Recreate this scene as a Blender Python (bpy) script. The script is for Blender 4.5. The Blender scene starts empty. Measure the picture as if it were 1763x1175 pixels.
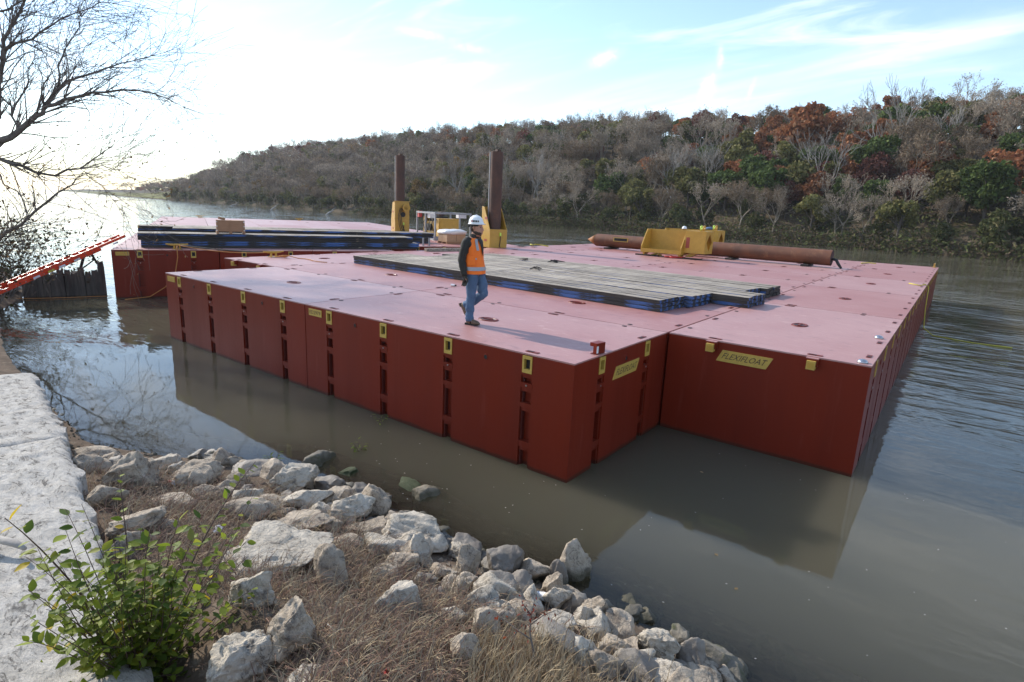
import bpy, bmesh, math, random
import numpy as np
from mathutils import Vector, Matrix, noise

RND = random.Random(11)
scene = bpy.context.scene
COL = scene.collection

# ------------------------------------------------------------------ camera
PITCH, YAW, ROLL, FPX = 0.2228, 0.6447, 0.0443, 998.66      # fitted to the pontoon corners (20 ft and 10 ft modules)
CAM = Vector((3.749, -6.384, 3.645))
DECK = 1.7025
_f0 = Vector((-math.sin(YAW), math.cos(YAW), 0)); _r0 = Vector((math.cos(YAW), math.sin(YAW), 0)); _u0 = Vector((0, 0, 1))
FWD = _f0*math.cos(PITCH) - _u0*math.sin(PITCH)
_up = _u0*math.cos(PITCH) + _f0*math.sin(PITCH)
RIGHT = _r0*math.cos(ROLL) + _up*math.sin(ROLL)
UP = _up*math.cos(ROLL) - _r0*math.sin(ROLL)
cd = bpy.data.cameras.new('camera'); cam = bpy.data.objects.new('camera', cd); COL.objects.link(cam)
m3 = Matrix((RIGHT, UP, -FWD)).transposed()
cam.matrix_world = Matrix.Translation(CAM) @ m3.to_4x4()
cd.sensor_width = 36; cd.lens = FPX/1763*36; cd.clip_start = 0.05; cd.clip_end = 6000
scene.camera = cam

# ------------------------------------------------------------------ world, sun, exposure
SUN_AZ = (-0.99995, 0.01)
SUN_EL = math.radians(31)
w = bpy.data.worlds.new('World'); scene.world = w; w.use_nodes = True
nt = w.node_tree; nt.nodes.clear()
def N(tree, t, **kw):
    n = tree.nodes.new(t)
    for k, v in kw.items(): setattr(n, k, v)
    return n
sky = N(nt, 'ShaderNodeTexSky', sky_type='NISHITA', sun_disc=False)
sky.sun_elevation = SUN_EL
sky.sun_rotation = math.atan2(SUN_AZ[0], SUN_AZ[1])
sky.air_density = 1.0; sky.dust_density = 0.15; sky.ozone_density = 1.2; sky.altitude = 150
tc = N(nt, 'ShaderNodeTexCoord')
sep = N(nt, 'ShaderNodeSeparateXYZ'); nt.links.new(tc.outputs['Generated'], sep.inputs[0])
def wm(op, a, b=None, c=None):
    n = N(nt, 'ShaderNodeMath', operation=op)
    for i, v in enumerate((a, b, c)):
        if v is None: continue
        if isinstance(v, (int, float)): n.inputs[i].default_value = v
        else: nt.links.new(v, n.inputs[i])
    return n.outputs[0]
# project the view direction onto a cloud layer: xy / (z + k)
den = wm('ADD', wm('MAXIMUM', sep.outputs[2], 0.0), 0.12)
cx = wm('DIVIDE', sep.outputs[0], den); cy = wm('DIVIDE', sep.outputs[1], den)
comb = N(nt, 'ShaderNodeCombineXYZ'); nt.links.new(cx, comb.inputs[0]); nt.links.new(cy, comb.inputs[1])
mp = N(nt, 'ShaderNodeMapping'); mp.inputs['Rotation'].default_value = (0, 0, 0.55); mp.inputs['Scale'].default_value = (0.55, 1.35, 1); mp.inputs['Location'].default_value = (3.0, 1.3, 0)
nt.links.new(comb.outputs[0], mp.inputs[0])
n1 = N(nt, 'ShaderNodeTexNoise'); n1.inputs['Scale'].default_value = 0.62; n1.inputs['Detail'].default_value = 9; n1.inputs['Roughness'].default_value = 0.56; n1.inputs['Distortion'].default_value = 0.7
nt.links.new(mp.outputs[0], n1.inputs['Vector'])
mr = N(nt, 'ShaderNodeMapRange', interpolation_type='SMOOTHSTEP'); mr.inputs[1].default_value = 0.46; mr.inputs[2].default_value = 0.70
nt.links.new(n1.outputs['Fac'], mr.inputs[0])
# thin high veil, denser toward the bright western side of the sky where the cirrus sheet lies
veil = N(nt, 'ShaderNodeMapRange', interpolation_type='SMOOTHSTEP'); veil.inputs[1].default_value = 0.72; veil.inputs[2].default_value = 1.15; veil.inputs[3].default_value = 0.0; veil.inputs[4].default_value = 0.45
dotn = wm('ADD', wm('MULTIPLY', sep.outputs[0], -0.95), wm('MULTIPLY', sep.outputs[1], -0.15))
nt.links.new(dotn, veil.inputs[0])
fac = wm('MINIMUM', wm('ADD', wm('MULTIPLY', mr.outputs[0], 0.6), wm('MULTIPLY', veil.outputs[0], veil.outputs[0])), 0.93)
n2 = N(nt, 'ShaderNodeTexNoise'); n2.inputs['Scale'].default_value = 1.5; n2.inputs['Detail'].default_value = 10; n2.inputs['Roughness'].default_value = 0.62; n2.inputs['Distortion'].default_value = 1.1
mp2 = N(nt, 'ShaderNodeMapping'); mp2.inputs['Rotation'].default_value = (0, 0, 0.9); mp2.inputs['Scale'].default_value = (0.5, 1.7, 1); mp2.inputs['Location'].default_value = (7.3, 2.1, 0); nt.links.new(comb.outputs[0], mp2.inputs[0]); nt.links.new(mp2.outputs[0], n2.inputs['Vector'])
mr2 = N(nt, 'ShaderNodeMapRange', interpolation_type='SMOOTHSTEP'); mr2.inputs[1].default_value = 0.50; mr2.inputs[2].default_value = 0.78; mr2.inputs[4].default_value = 0.5; nt.links.new(n2.outputs['Fac'], mr2.inputs[0])
fac = wm('MINIMUM', wm('ADD', fac, mr2.outputs[0]), 0.93)
wn = N(nt, 'ShaderNodeTexNoise'); wn.inputs['Scale'].default_value = 90; wn.inputs['Detail'].default_value = 6; wn.inputs['Distortion'].default_value = .5; nt.links.new(tc.outputs['Generated'], wn.inputs['Vector'])
def wisp(px, py, hw, hh, tilt, dens):
    d = (FWD + RIGHT*((px-881.5)/FPX) - UP*((py-587.5)/FPX)).normalized(); ex = d.cross(Vector((0, 0, 1))).normalized(); ey = ex.cross(d)
    a = (ex*math.cos(tilt)+ey*math.sin(tilt))*(FPX/hw); b_ = (ey*math.cos(tilt)-ex*math.sin(tilt))*(FPX/hh)
    def dotc(v):
        n = N(nt, 'ShaderNodeVectorMath', operation='DOT_PRODUCT'); sbn = N(nt, 'ShaderNodeVectorMath', operation='SUBTRACT'); nt.links.new(tc.outputs['Generated'], sbn.inputs[0]); sbn.inputs[1].default_value = d; nt.links.new(sbn.outputs[0], n.inputs[0]); n.inputs[1].default_value = v; return n.outputs['Value']
    A = dotc(a); B = dotc(b_); r2 = wm('ADD', wm('MULTIPLY', A, A), wm('MULTIPLY', B, B))
    g = wm('POWER', 2.718, wm('MULTIPLY', r2, -1.0))
    return wm('MULTIPLY', wm('MULTIPLY', g, dens), wm('MULTIPLY', wn.outputs['Fac'], wn.outputs['Fac']))
for wsp in ((1218, 152, 8, 17, -.15, 2.6), (1240, 100, 4, 13, .1, 1.6), (1040, 101, 20, 8, .35, 2.2), (1293, 155, 3, 16, -.25, .8), (725, 58, 28, 5, -.1, 1.6), (810, 84, 22, 5, -.1, 1.4)): fac = wm('MINIMUM', wm('ADD', fac, wisp(*wsp)), 0.95)
# low haze near the horizon
hz = N(nt, 'ShaderNodeMapRange', interpolation_type='SMOOTHSTEP'); hz.inputs[1].default_value = 0.0; hz.inputs[2].default_value = 0.16; hz.inputs[3].default_value = 0.10; hz.inputs[4].default_value = 0.0
nt.links.new(sep.outputs[2], hz.inputs[0])
fac2 = wm('MAXIMUM', fac, hz.outputs[0])
cloudc = N(nt, 'ShaderNodeRGB'); cloudc.outputs[0].default_value = (6.3, 6.5, 6.8, 1)
mix = N(nt, 'ShaderNodeMix', data_type='RGBA')
nt.links.new(fac2, mix.inputs['Factor']); nt.links.new(sky.outputs[0], mix.inputs['A']); nt.links.new(cloudc.outputs[0], mix.inputs['B'])
bg = N(nt, 'ShaderNodeBackground'); bg.inputs[1].default_value = 0.15
nt.links.new(mix.outputs['Result'], bg.inputs[0])
wo = N(nt, 'ShaderNodeOutputWorld'); nt.links.new(bg.outputs[0], wo.inputs[0])

sd = bpy.data.lights.new('sun', 'SUN'); sun = bpy.data.objects.new('sun', sd); COL.objects.link(sun)
sd.energy = 3.0; sd.angle = math.radians(1.2); sd.color = (1.0, 0.93, 0.83)
tosun = Vector((SUN_AZ[0]*math.cos(SUN_EL), SUN_AZ[1]*math.cos(SUN_EL), math.sin(SUN_EL))).normalized()
sun.rotation_euler = tosun.to_track_quat('Z', 'Y').to_euler(); sun.location = (0, 0, 60)

scene.view_settings.view_transform = 'Standard'; scene.view_settings.look = 'None'
scene.view_settings.exposure = 0.86; scene.view_settings.gamma = 1
scene.view_settings.use_curve_mapping = False
scene.render.engine = 'CYCLES'
scene.cycles.use_denoising = True
scene.cycles.max_bounces = 6; scene.cycles.transparent_max_bounces = 12
scene.cycles.caustics_reflective = False; scene.cycles.caustics_refractive = False
scene.cycles.sample_clamp_indirect = 6

# ------------------------------------------------------------------ pixel helpers (photo pixel -> ray)
def ray(px, py): return FWD + RIGHT*((px-881.5)/FPX) - UP*((py-587.5)/FPX)
def at(px, py, z):
    d = ray(px, py); return CAM + d*((z-CAM.z)/d.z)
def atr(px, py, rng):
    d = ray(px, py); return CAM + d*(rng/math.hypot(d.x, d.y))

# ------------------------------------------------------------------ materials
def lin(r, g, b): return tuple(((c/255/12.92) if c/255 <= 0.04045 else ((c/255+0.055)/1.055)**2.4) for c in (r, g, b)) + (1,)
def new_mat(name):
    m = bpy.data.materials.new(name); m.use_nodes = True
    t = m.node_tree; t.nodes.clear()
    o = N(t, 'ShaderNodeOutputMaterial'); p = N(t, 'ShaderNodeBsdfPrincipled'); t.links.new(p.outputs[0], o.inputs[0])
    return m, t, p, o
def pmat(name, c1, c2=None, scale=4, rough=0.6, bump=0.0, bscale=None, stretch=(1, 1, 1), metallic=0, rand=0.0, detail=6, c3=None, s3=1.0, t3=(0.55, 0.7), spec=0.5, wave=None, world=False, bdist=0.02, rrand=None, vein=None):
    """noise-mottled principled material; c3 adds patches of a third colour (rust, dirt, bare metal); rand varies value per object"""
    m, t, p, o = new_mat(name)
    c1 = tuple(c1[:3])+(1,)
    L = t.links.new
    if world:
        g = N(t, 'ShaderNodeNewGeometry'); co = g.outputs['Position']
    else:
        g = N(t, 'ShaderNodeTexCoord'); co = g.outputs['Object']
    mpn = N(t, 'ShaderNodeMapping'); mpn.inputs['Scale'].default_value = stretch; L(co, mpn.inputs[0])
    nz = N(t, 'ShaderNodeTexNoise'); nz.inputs['Scale'].default_value = scale; nz.inputs['Detail'].default_value = detail; nz.inputs['Roughness'].default_value = 0.62
    L(mpn.outputs[0], nz.inputs['Vector'])
    col = None
    if c2 is not None:
        cr = N(t, 'ShaderNodeMapRange'); cr.inputs[1].default_value = 0.33; cr.inputs[2].default_value = 0.67; L(nz.outputs['Fac'], cr.inputs[0])
        mx = N(t, 'ShaderNodeMix', data_type='RGBA'); mx.inputs['A'].default_value = c1; mx.inputs['B'].default_value = tuple(c2[:3])+(1,)
        L(cr.outputs[0], mx.inputs['Factor']); col = mx.outputs['Result']
    if c3 is not None:
        n3 = N(t, 'ShaderNodeTexNoise'); n3.inputs['Scale'].default_value = s3; n3.inputs['Detail'].default_value = 8; n3.inputs['Roughness'].default_value = 0.7
        L(mpn.outputs[0], n3.inputs['Vector'])
        r3 = N(t, 'ShaderNodeMapRange'); r3.inputs[1].default_value = t3[0]; r3.inputs[2].default_value = t3[1]; L(n3.outputs['Fac'], r3.inputs[0])
        mx3 = N(t, 'ShaderNodeMix', data_type='RGBA')
        if col is None: mx3.inputs['A'].default_value = c1
        else: L(col, mx3.inputs['A'])
        mx3.inputs['B'].default_value = tuple(c3[:3])+(1,); L(r3.outputs[0], mx3.inputs['Factor']); col = mx3.outputs['Result']
    if vein:
        nv = N(t, 'ShaderNodeTexNoise'); nv.inputs['Scale'].default_value = vein[0]; nv.inputs['Detail'].default_value = 5; nv.inputs['Roughness'].default_value = .6; nv.inputs['Distortion'].default_value = .8; L(mpn.outputs[0], nv.inputs['Vector'])
        sb_ = N(t, 'ShaderNodeMath', operation='SUBTRACT'); L(nv.outputs['Fac'], sb_.inputs[0]); sb_.inputs[1].default_value = .5
        ab = N(t, 'ShaderNodeMath', operation='ABSOLUTE'); L(sb_.outputs[0], ab.inputs[0])
        rv = N(t, 'ShaderNodeMapRange'); rv.inputs[1].default_value = vein[1]; rv.inputs[2].default_value = vein[1]*.25; rv.inputs[3].default_value = 0; rv.inputs[4].default_value = vein[2]; L(ab.outputs[0], rv.inputs[0])
        gate = N(t, 'ShaderNodeMath', operation='MULTIPLY'); L(rv.outputs[0], gate.inputs[0]); gr = N(t, 'ShaderNodeMapRange'); gr.inputs[1].default_value = .42; gr.inputs[2].default_value = .6; L(nz.outputs['Fac'], gr.inputs[0]); L(gr.outputs[0], gate.inputs[1])
        mv = N(t, 'ShaderNodeMix', data_type='RGBA'); L(col, mv.inputs['A']); mv.inputs['B'].default_value = (.075, .066, .056, 1); L(gate.outputs[0], mv.inputs['Factor']); col = mv.outputs['Result']
    if rand:
        oi = N(t, 'ShaderNodeObjectInfo'); rr = N(t, 'ShaderNodeMapRange'); rr.inputs[3].default_value = 1-rand; rr.inputs[4].default_value = 1+rand
        L(oi.outputs['Random'], rr.inputs[0])
        hs = N(t, 'ShaderNodeHueSaturation'); L(rr.outputs[0], hs.inputs['Value'])
        if col is None: hs.inputs['Color'].default_value = c1
        else: L(col, hs.inputs['Color'])
        col = hs.outputs[0]
    if col is None: p.inputs['Base Color'].default_value = c1
    else: L(col, p.inputs['Base Color'])
    p.inputs['Roughness'].default_value = rough; p.inputs['Metallic'].default_value = metallic; p.inputs['Specular IOR Level'].default_value = spec
    if rrand:
        r4 = N(t, 'ShaderNodeMapRange'); r4.inputs[1].default_value = .3; r4.inputs[2].default_value = .7; r4.inputs[3].default_value = rough-rrand; r4.inputs[4].default_value = rough+rrand
        L(nz.outputs['Fac'], r4.inputs[0]); L(r4.outputs[0], p.inputs['Roughness'])
    if bump:
        nb = N(t, 'ShaderNodeTexNoise'); nb.inputs['Scale'].default_value = bscale or scale*3; nb.inputs['Detail'].default_value = 7; nb.inputs['Roughness'].default_value = 0.65
        L(mpn.outputs[0], nb.inputs['Vector'])
        b = N(t, 'ShaderNodeBump'); b.inputs['Strength'].default_value = bump; b.inputs['Distance'].default_value = bdist
        L(nb.outputs['Fac'], b.inputs['Height']); L(b.outputs[0], p.inputs['Normal'])
    return m
def vmat(name, rough=0.7, rand=0.12, trans=0.0, spec=0.3):
    """colour from the 'Col' attribute (per blade / per leaf colour), optional thin-leaf translucency"""
    m, t, p, o = new_mat(name); L = t.links.new
    a = N(t, 'ShaderNodeAttribute', attribute_name='Col')
    oi = N(t, 'ShaderNodeObjectInfo'); rr = N(t, 'ShaderNodeMapRange'); rr.inputs[3].default_value = 1-rand; rr.inputs[4].default_value = 1+rand; L(oi.outputs['Random'], rr.inputs[0])
    hs = N(t, 'ShaderNodeHueSaturation'); L(rr.outputs[0], hs.inputs['Value']); L(a.outputs['Color'], hs.inputs['Color'])
    L(hs.outputs[0], p.inputs['Base Color']); p.inputs['Roughness'].default_value = rough; p.inputs['Specular IOR Level'].default_value = spec
    if trans:
        tr = N(t, 'ShaderNodeBsdfTranslucent'); L(hs.outputs[0], tr.inputs[0]); ms = N(t, 'ShaderNodeMixShader'); ms.inputs[0].default_value = trans
        L(p.outputs[0], ms.inputs[1]); L(tr.outputs[0], ms.inputs[2]); L(ms.outputs[0], o.inputs[0])
    return m

M = {}
M['hull'] = pmat('hull_paint', (0.188, 0.0215, 0.0085), (0.15, 0.017, 0.0072), scale=1.1, spec=0.2, rough=0.40, bump=0.22, bscale=1.8, bdist=0.025, c3=(0.22, 0.045, 0.03), s3=5, t3=(0.58, 0.85), stretch=(1, 1, 0.10), rand=0.08, rrand=0.1)
def waterline(m, z0=.035, z1=0.0, amp=-.07, colr=(.045, .022, .014, 1), k=.75):
    t = m.node_tree; p = [n for n in t.nodes if n.type == 'BSDF_PRINCIPLED'][0]; src = p.inputs['Base Color'].links[0].from_socket
    g = N(t, 'ShaderNodeNewGeometry'); sx = N(t, 'ShaderNodeSeparateXYZ'); t.links.new(g.outputs['Position'], sx.inputs[0])
    nz = N(t, 'ShaderNodeTexNoise'); nz.inputs['Scale'].default_value = 3; nz.inputs['Detail'].default_value = 5; t.links.new(g.outputs['Position'], nz.inputs['Vector'])
    a = N(t, 'ShaderNodeMath', operation='MULTIPLY_ADD'); t.links.new(nz.outputs['Fac'], a.inputs[0]); a.inputs[1].default_value = amp; t.links.new(sx.outputs[2], a.inputs[2])
    r = N(t, 'ShaderNodeMapRange'); r.inputs[1].default_value = z0; r.inputs[2].default_value = z1; r.inputs[3].default_value = 0; r.inputs[4].default_value = k; t.links.new(a.outputs[0], r.inputs[0])
    mx = N(t, 'ShaderNodeMix', data_type='RGBA'); t.links.new(src, mx.inputs['A']); mx.inputs['B'].default_value = colr; t.links.new(r.outputs[0], mx.inputs['Factor']); t.links.new(mx.outputs['Result'], p.inputs['Base Color'])
waterline(M['hull'])
M['recess'] = pmat('recess_paint', (0.12, 0.02, 0.014), (0.08, 0.014, 0.01), scale=3, rough=0.55)
# deck paint: red oxide worn pale pink by traffic, raised tread as fine relief
def deck_mat():
    m, t, p, o = new_mat('deck_paint'); L = t.links.new
    g = N(t, 'ShaderNodeNewGeometry'); co = g.outputs['Position']
    n1 = N(t, 'ShaderNodeTexNoise'); n1.inputs['Scale'].default_value = 0.55; n1.inputs['Detail'].default_value = 8; n1.inputs['Roughness'].default_value = 0.6; L(co, n1.inputs['Vector'])
    n2 = N(t, 'ShaderNodeTexNoise'); n2.inputs['Scale'].default_value = 3.2; n2.inputs['Detail'].default_value = 9; n2.inputs['Roughness'].default_value = 0.7; n2.inputs['Distortion'].default_value = 0.6
    mp = N(t, 'ShaderNodeMapping'); mp.inputs['Scale'].default_value = (1, 2.2, 1); mp.inputs['Rotation'].default_value = (0, 0, 0.5); L(co, mp.inputs[0]); L(mp.outputs[0], n2.inputs['Vector'])
    r1 = N(t, 'ShaderNodeMapRange'); r1.inputs[1].default_value = 0.33; r1.inputs[2].default_value = 0.68; L(n1.outputs['Fac'], r1.inputs[0])
    mx = N(t, 'ShaderNodeMix', data_type='RGBA'); mx.inputs['A'].default_value = (0.385, 0.172, 0.152, 1); mx.inputs['B'].default_value = (0.44, 0.228, 0.205, 1); L(r1.outputs[0], mx.inputs['Factor'])
    r2 = N(t, 'ShaderNodeMapRange'); r2.inputs[1].default_value = 0.56; r2.inputs[2].default_value = 0.76; L(n2.outputs['Fac'], r2.inputs[0])
    mx2 = N(t, 'ShaderNodeMix', data_type='RGBA'); L(mx.outputs['Result'], mx2.inputs['A']); mx2.inputs['B'].default_value = (0.55, 0.35, 0.31, 1); L(r2.outputs[0], mx2.inputs['Factor'])
    r5 = N(t, 'ShaderNodeMapRange'); r5.inputs[1].default_value = 0.44; r5.inputs[2].default_value = 0.28; L(n2.outputs['Fac'], r5.inputs[0])
    mx3 = N(t, 'ShaderNodeMix', data_type='RGBA'); L(mx2.outputs['Result'], mx3.inputs['A']); mx3.inputs['B'].default_value = (0.26, 0.11, 0.10, 1); L(r5.outputs[0], mx3.inputs['Factor'])
    oi = N(t, 'ShaderNodeObjectInfo'); rr = N(t, 'ShaderNodeMapRange'); rr.inputs[3].default_value = 0.9; rr.inputs[4].default_value = 1.1; L(oi.outputs['Random'], rr.inputs[0])
    rs = N(t, 'ShaderNodeMapRange'); rs.inputs[3].default_value = 1.12; rs.inputs[4].default_value = 0.82; L(oi.outputs['Random'], rs.inputs[0])
    hs = N(t, 'ShaderNodeHueSaturation'); L(rr.outputs[0], hs.inputs['Value']); L(rs.outputs[0], hs.inputs['Saturation']); L(mx3.outputs['Result'], hs.inputs['Color'])
    L(hs.outputs[0], p.inputs['Base Color'])
    rg = N(t, 'ShaderNodeMapRange'); rg.inputs[3].default_value = 0.36; rg.inputs[4].default_value = 0.56; L(n2.outputs['Fac'], rg.inputs[0]); L(rg.outputs[0], p.inputs['Roughness'])
    p.inputs['Specular IOR Level'].default_value = 0.5
    # tread plate relief
    mt = N(t, 'ShaderNodeMapping'); mt.inputs['Rotation'].default_value = (0, 0, math.radians(45)); L(co, mt.inputs[0])
    ck = N(t, 'ShaderNodeTexWave', wave_type='BANDS', bands_direction='X'); ck.inputs['Scale'].default_value = 7; L(mt.outputs[0], ck.inputs['Vector'])
    ck2 = N(t, 'ShaderNodeTexWave', wave_type='BANDS', bands_direction='Y'); ck2.inputs['Scale'].default_value = 7; L(mt.outputs[0], ck2.inputs['Vector'])
    ml = N(t, 'ShaderNodeMath', operation='MULTIPLY'); L(ck.outputs['Fac'], ml.inputs[0]); L(ck2.outputs['Fac'], ml.inputs[1])
    b = N(t, 'ShaderNodeBump'); b.inputs['Strength'].default_value = 0.14; b.inputs['Distance'].default_value = 0.004; L(ml.outputs[0], b.inputs['Height'])
    L(b.outputs[0], p.inputs['Normal'])
    return m
M['deck'] = deck_mat()
M['yellow'] = pmat('yellow_paint', (0.52, 0.30, 0.045), (0.44, 0.25, 0.035), scale=5, rough=0.45, rand=0.05, c3=(0.25, 0.13, 0.04), s3=6, t3=(0.66, 0.8))
M['lockyellow'] = pmat('lock_yellow', (0.55, 0.36, 0.07), (0.45, 0.29, 0.06), scale=20, rough=0.5)
M['black'] = pmat('black', (0.012, 0.012, 0.012), rough=0.6)
M['dark'] = pmat('dark_fitting', (0.05, 0.018, 0.016), (0.025, 0.01, 0.01), scale=15, rough=0.6)
M['steel'] = pmat('bright_steel', (0.55, 0.55, 0.56), (0.4, 0.4, 0.42), scale=30, rough=0.3, metallic=0.9)
M['galv'] = pmat('grey_frame', (0.30, 0.31, 0.32), (0.23, 0.235, 0.245), scale=12, rough=0.45)
M['rust'] = pmat('rusty_steel', (0.095, 0.045, 0.028), (0.055, 0.03, 0.022), scale=2.2, rough=0.72, bump=0.2, bscale=25, c3=(0.15, 0.07, 0.038), s3=1.6, t3=(0.52, 0.72), stretch=(1, 1, 1))
M['rustpipe'] = pmat('rusty_pipe', (0.17, 0.062, 0.028), (0.10, 0.042, 0.024), scale=1.6, rough=0.72, bump=0.2, bscale=25, c3=(0.25, 0.12, 0.06), s3=2.4, t3=(0.55, 0.75))
M['rusttip'] = pmat('rust_orange', (0.36, 0.15, 0.04), (0.26, 0.10, 0.03), scale=6, rough=0.7)
M['wood_top'] = pmat('weathered_plank', (0.47, 0.405, 0.32), (0.14, 0.112, 0.087), scale=9, rough=0.85, bump=0.5, bscale=14, stretch=(0.30, 1.9, 1.9), rand=0.18, c3=(0.035, 0.028, 0.023), s3=5.0, t3=(0.57, 0.62), bdist=0.02)
M['wood_side'] = pmat('tarred_timber', (0.045, 0.038, 0.032), (0.02, 0.018, 0.017), scale=5, rough=0.8, bump=0.5, bscale=18, stretch=(0.35, 2, 2), rand=0.25, c3=(0.36, 0.28, 0.18), s3=7, t3=(0.62, 0.68), bdist=0.015)
M['wood_blue'] = pmat('blue_painted_timber', (0.055, 0.125, 0.33), (0.035, 0.085, 0.23), scale=5, rough=0.7, bump=0.4, bscale=18, stretch=(0.3, 2, 2), rand=0.15, c3=(0.022, 0.02, 0.019), s3=3.6, t3=(0.45, 0.52), bdist=0.012)
M['crate'] = pmat('plywood', (0.36, 0.20, 0.11), (0.30, 0.165, 0.09), scale=3, rough=0.75, stretch=(1, 1, 6), rand=0.1)
M['card'] = pmat('cardboard', (0.42, 0.27, 0.16), (0.37, 0.235, 0.14), scale=4, rough=0.8, rand=0.1)
M['wrap'] = pmat('shrink_wrap', (0.78, 0.78, 0.78), (0.66, 0.66, 0.66), scale=6, rough=0.25, bump=0.4, bscale=9)
M['orange'] = pmat('ladder_rail', (0.72, 0.065, 0.02), (0.62, 0.055, 0.018), scale=6, rough=0.4)
M['rope_o'] = pmat('orange_rope', (0.55, 0.24, 0.06), (0.42, 0.17, 0.05), scale=60, rough=0.85)
M['rope_y'] = pmat('yellow_rope', (0.62, 0.55, 0.08), (0.5, 0.43, 0.06), scale=60, rough=0.85)
M['rope_k'] = pmat('dark_rope', (0.05, 0.045, 0.04), (0.11, 0.10, 0.085), scale=50, rough=0.9)
M['bulk'] = pmat('old_piling', (0.13, 0.115, 0.10), (0.06, 0.053, 0.047), scale=4, rough=0.9, bump=0.6, bscale=12, stretch=(3, 3, 0.4), rand=0.2, bdist=0.02)
M['rock'] = pmat('limestone', (0.56, 0.47, 0.36), (0.38, 0.31, 0.235), scale=5, rough=0.92, bump=0.9, bscale=16, c3=(0.12, 0.10, 0.085), s3=9, t3=(0.52, 0.68), rand=0.14, world=True, bdist=0.06, spec=0.2, vein=(6, .02, .7))
M['rockw'] = pmat('pale_limestone', (0.66, 0.585, 0.475), (0.48, 0.42, 0.335), scale=5, rough=0.92, bump=0.9, bscale=16, c3=(0.15, 0.13, 0.11), s3=9, t3=(0.53, 0.70), rand=0.1, world=True, bdist=0.06, spec=0.2, vein=(6, .02, .7))
M['rockd'] = pmat('wet_limestone', (0.27, 0.235, 0.19), (0.16, 0.135, 0.11), scale=3.2, rough=0.6, bump=0.8, bscale=16, c3=(0.27, 0.24, 0.2), s3=3.0, t3=(0.56, 0.74), rand=0.15, world=True, bdist=0.03)
M['rockm'] = pmat('mossy_limestone', (0.24, 0.21, 0.16), (0.16, 0.14, 0.11), scale=3.2, rough=0.85, bump=0.9, bscale=18, c3=(0.085, 0.088, 0.03), s3=6.0, t3=(0.50, 0.66), world=True, bdist=0.03)
M['algae'] = pmat('green_algae', (0.035, 0.052, 0.013), (0.06, 0.068, 0.024), scale=9, rough=0.8, bump=0.9, bscale=25)
M['slab'] = pmat('weathered_concrete', (0.58, 0.54, 0.48), (0.42, 0.385, 0.335), scale=6, rough=0.95, bump=0.9, bscale=14, c3=(0.17, 0.155, 0.135), s3=5.0, t3=(0.57, 0.66), world=True, detail=10, bdist=0.05, spec=0.2, stretch=(0.8, 1.6, 1), vein=(3.2, .022, .85))
M['soil'] = pmat('bank_soil', (0.17, 0.125, 0.09), (0.10, 0.075, 0.055), scale=3.2, rough=1.0, bump=0.8, bscale=22, world=True, c3=(0.25, 0.20, 0.15), s3=6, t3=(0.55, 0.7), spec=0.1)
M['bed'] = pmat('river_bed', (0.10, 0.08, 0.045), (0.07, 0.06, 0.035), scale=1.5, rough=1.0, world=True, spec=0.1)
M['hill'] = pmat('leaf_litter', (0.13, 0.095, 0.064), (0.08, 0.066, 0.045), scale=0.3, rough=1.0, world=True, c3=(0.045, 0.05, 0.02), s3=0.12, t3=(0.5, 0.6), spec=0.1)
M['lawn'] = pmat('park_grass', (0.16, 0.17, 0.055), (0.20, 0.18, 0.075), scale=0.08, rough=1.0, world=True, spec=0.1)
M['bark'] = pmat('bark', (0.13, 0.11, 0.095), (0.075, 0.062, 0.054), scale=4, rough=0.95, rand=0.25, stretch=(1, 1, .3), spec=0.1)
M['barkpale'] = pmat('pale_bark', (0.36, 0.34, 0.31), (0.21, 0.19, 0.17), scale=3, rough=0.9, rand=0.15, stretch=(1, 1, .4), spec=0.1)
M['barkgrey'] = pmat('grey_twigs', (0.33, 0.28, 0.22), (0.225, 0.187, 0.147), scale=0.6, rough=0.95, rand=0.28, spec=0.1)
M['barkdark'] = pmat('dark_bark', (0.20, 0.172, 0.15), (0.12, 0.10, 0.087), scale=5, rough=0.95, spec=0.1)
M['leaf'] = vmat('foliage', rough=0.8, rand=0.18, trans=0.25, spec=0.1)
M['straw'] = vmat('dry_grass', rough=0.85, rand=0.0, trans=0.15)
M['shrubleaf'] = vmat('shrub_leaf', rough=0.55, rand=0.12, trans=0.5, spec=0.25)
M['stem'] = pmat('shrub_stem', (0.11, 0.065, 0.045), (0.07, 0.045, 0.033), scale=20, rough=0.8)
M['skin'] = pmat('skin', (0.46, 0.235, 0.16), (0.40, 0.20, 0.135), scale=14, rough=0.55)
M['vest'] = pmat('hi_vis_orange', (0.95, 0.20, 0.015), (0.90, 0.175, 0.012), scale=8, rough=0.7, bump=0.35, bscale=12)
M['refl'] = pmat('reflective_tape', (0.36, 0.37, 0.39), (0.31, 0.32, 0.34), scale=20, rough=0.4)
M['jacket'] = pmat('dark_jacket', (0.022, 0.020, 0.017), (0.034, 0.031, 0.026), scale=8, rough=0.85, bump=0.4, bscale=14)
M['jeans'] = pmat('denim', (0.085, 0.15, 0.25), (0.055, 0.10, 0.18), scale=7, rough=0.85, bump=0.45, bscale=16, c3=(0.17, 0.245, 0.33), s3=4, t3=(0.56, 0.72))
M['boot'] = pmat('brown_leather', (0.16, 0.105, 0.065), (0.11, 0.07, 0.045), scale=10, rough=0.6)
M['glove'] = pmat('work_glove', (0.06, 0.048, 0.035), (0.028, 0.024, 0.02), scale=18, rough=0.8)
M['hat'] = pmat('white_plastic', (0.82, 0.82, 0.81), rough=0.3)
M['hair'] = pmat('dark_hair', (0.03, 0.021, 0.015), (0.05, 0.034, 0.024), scale=40, rough=0.7)
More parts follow.
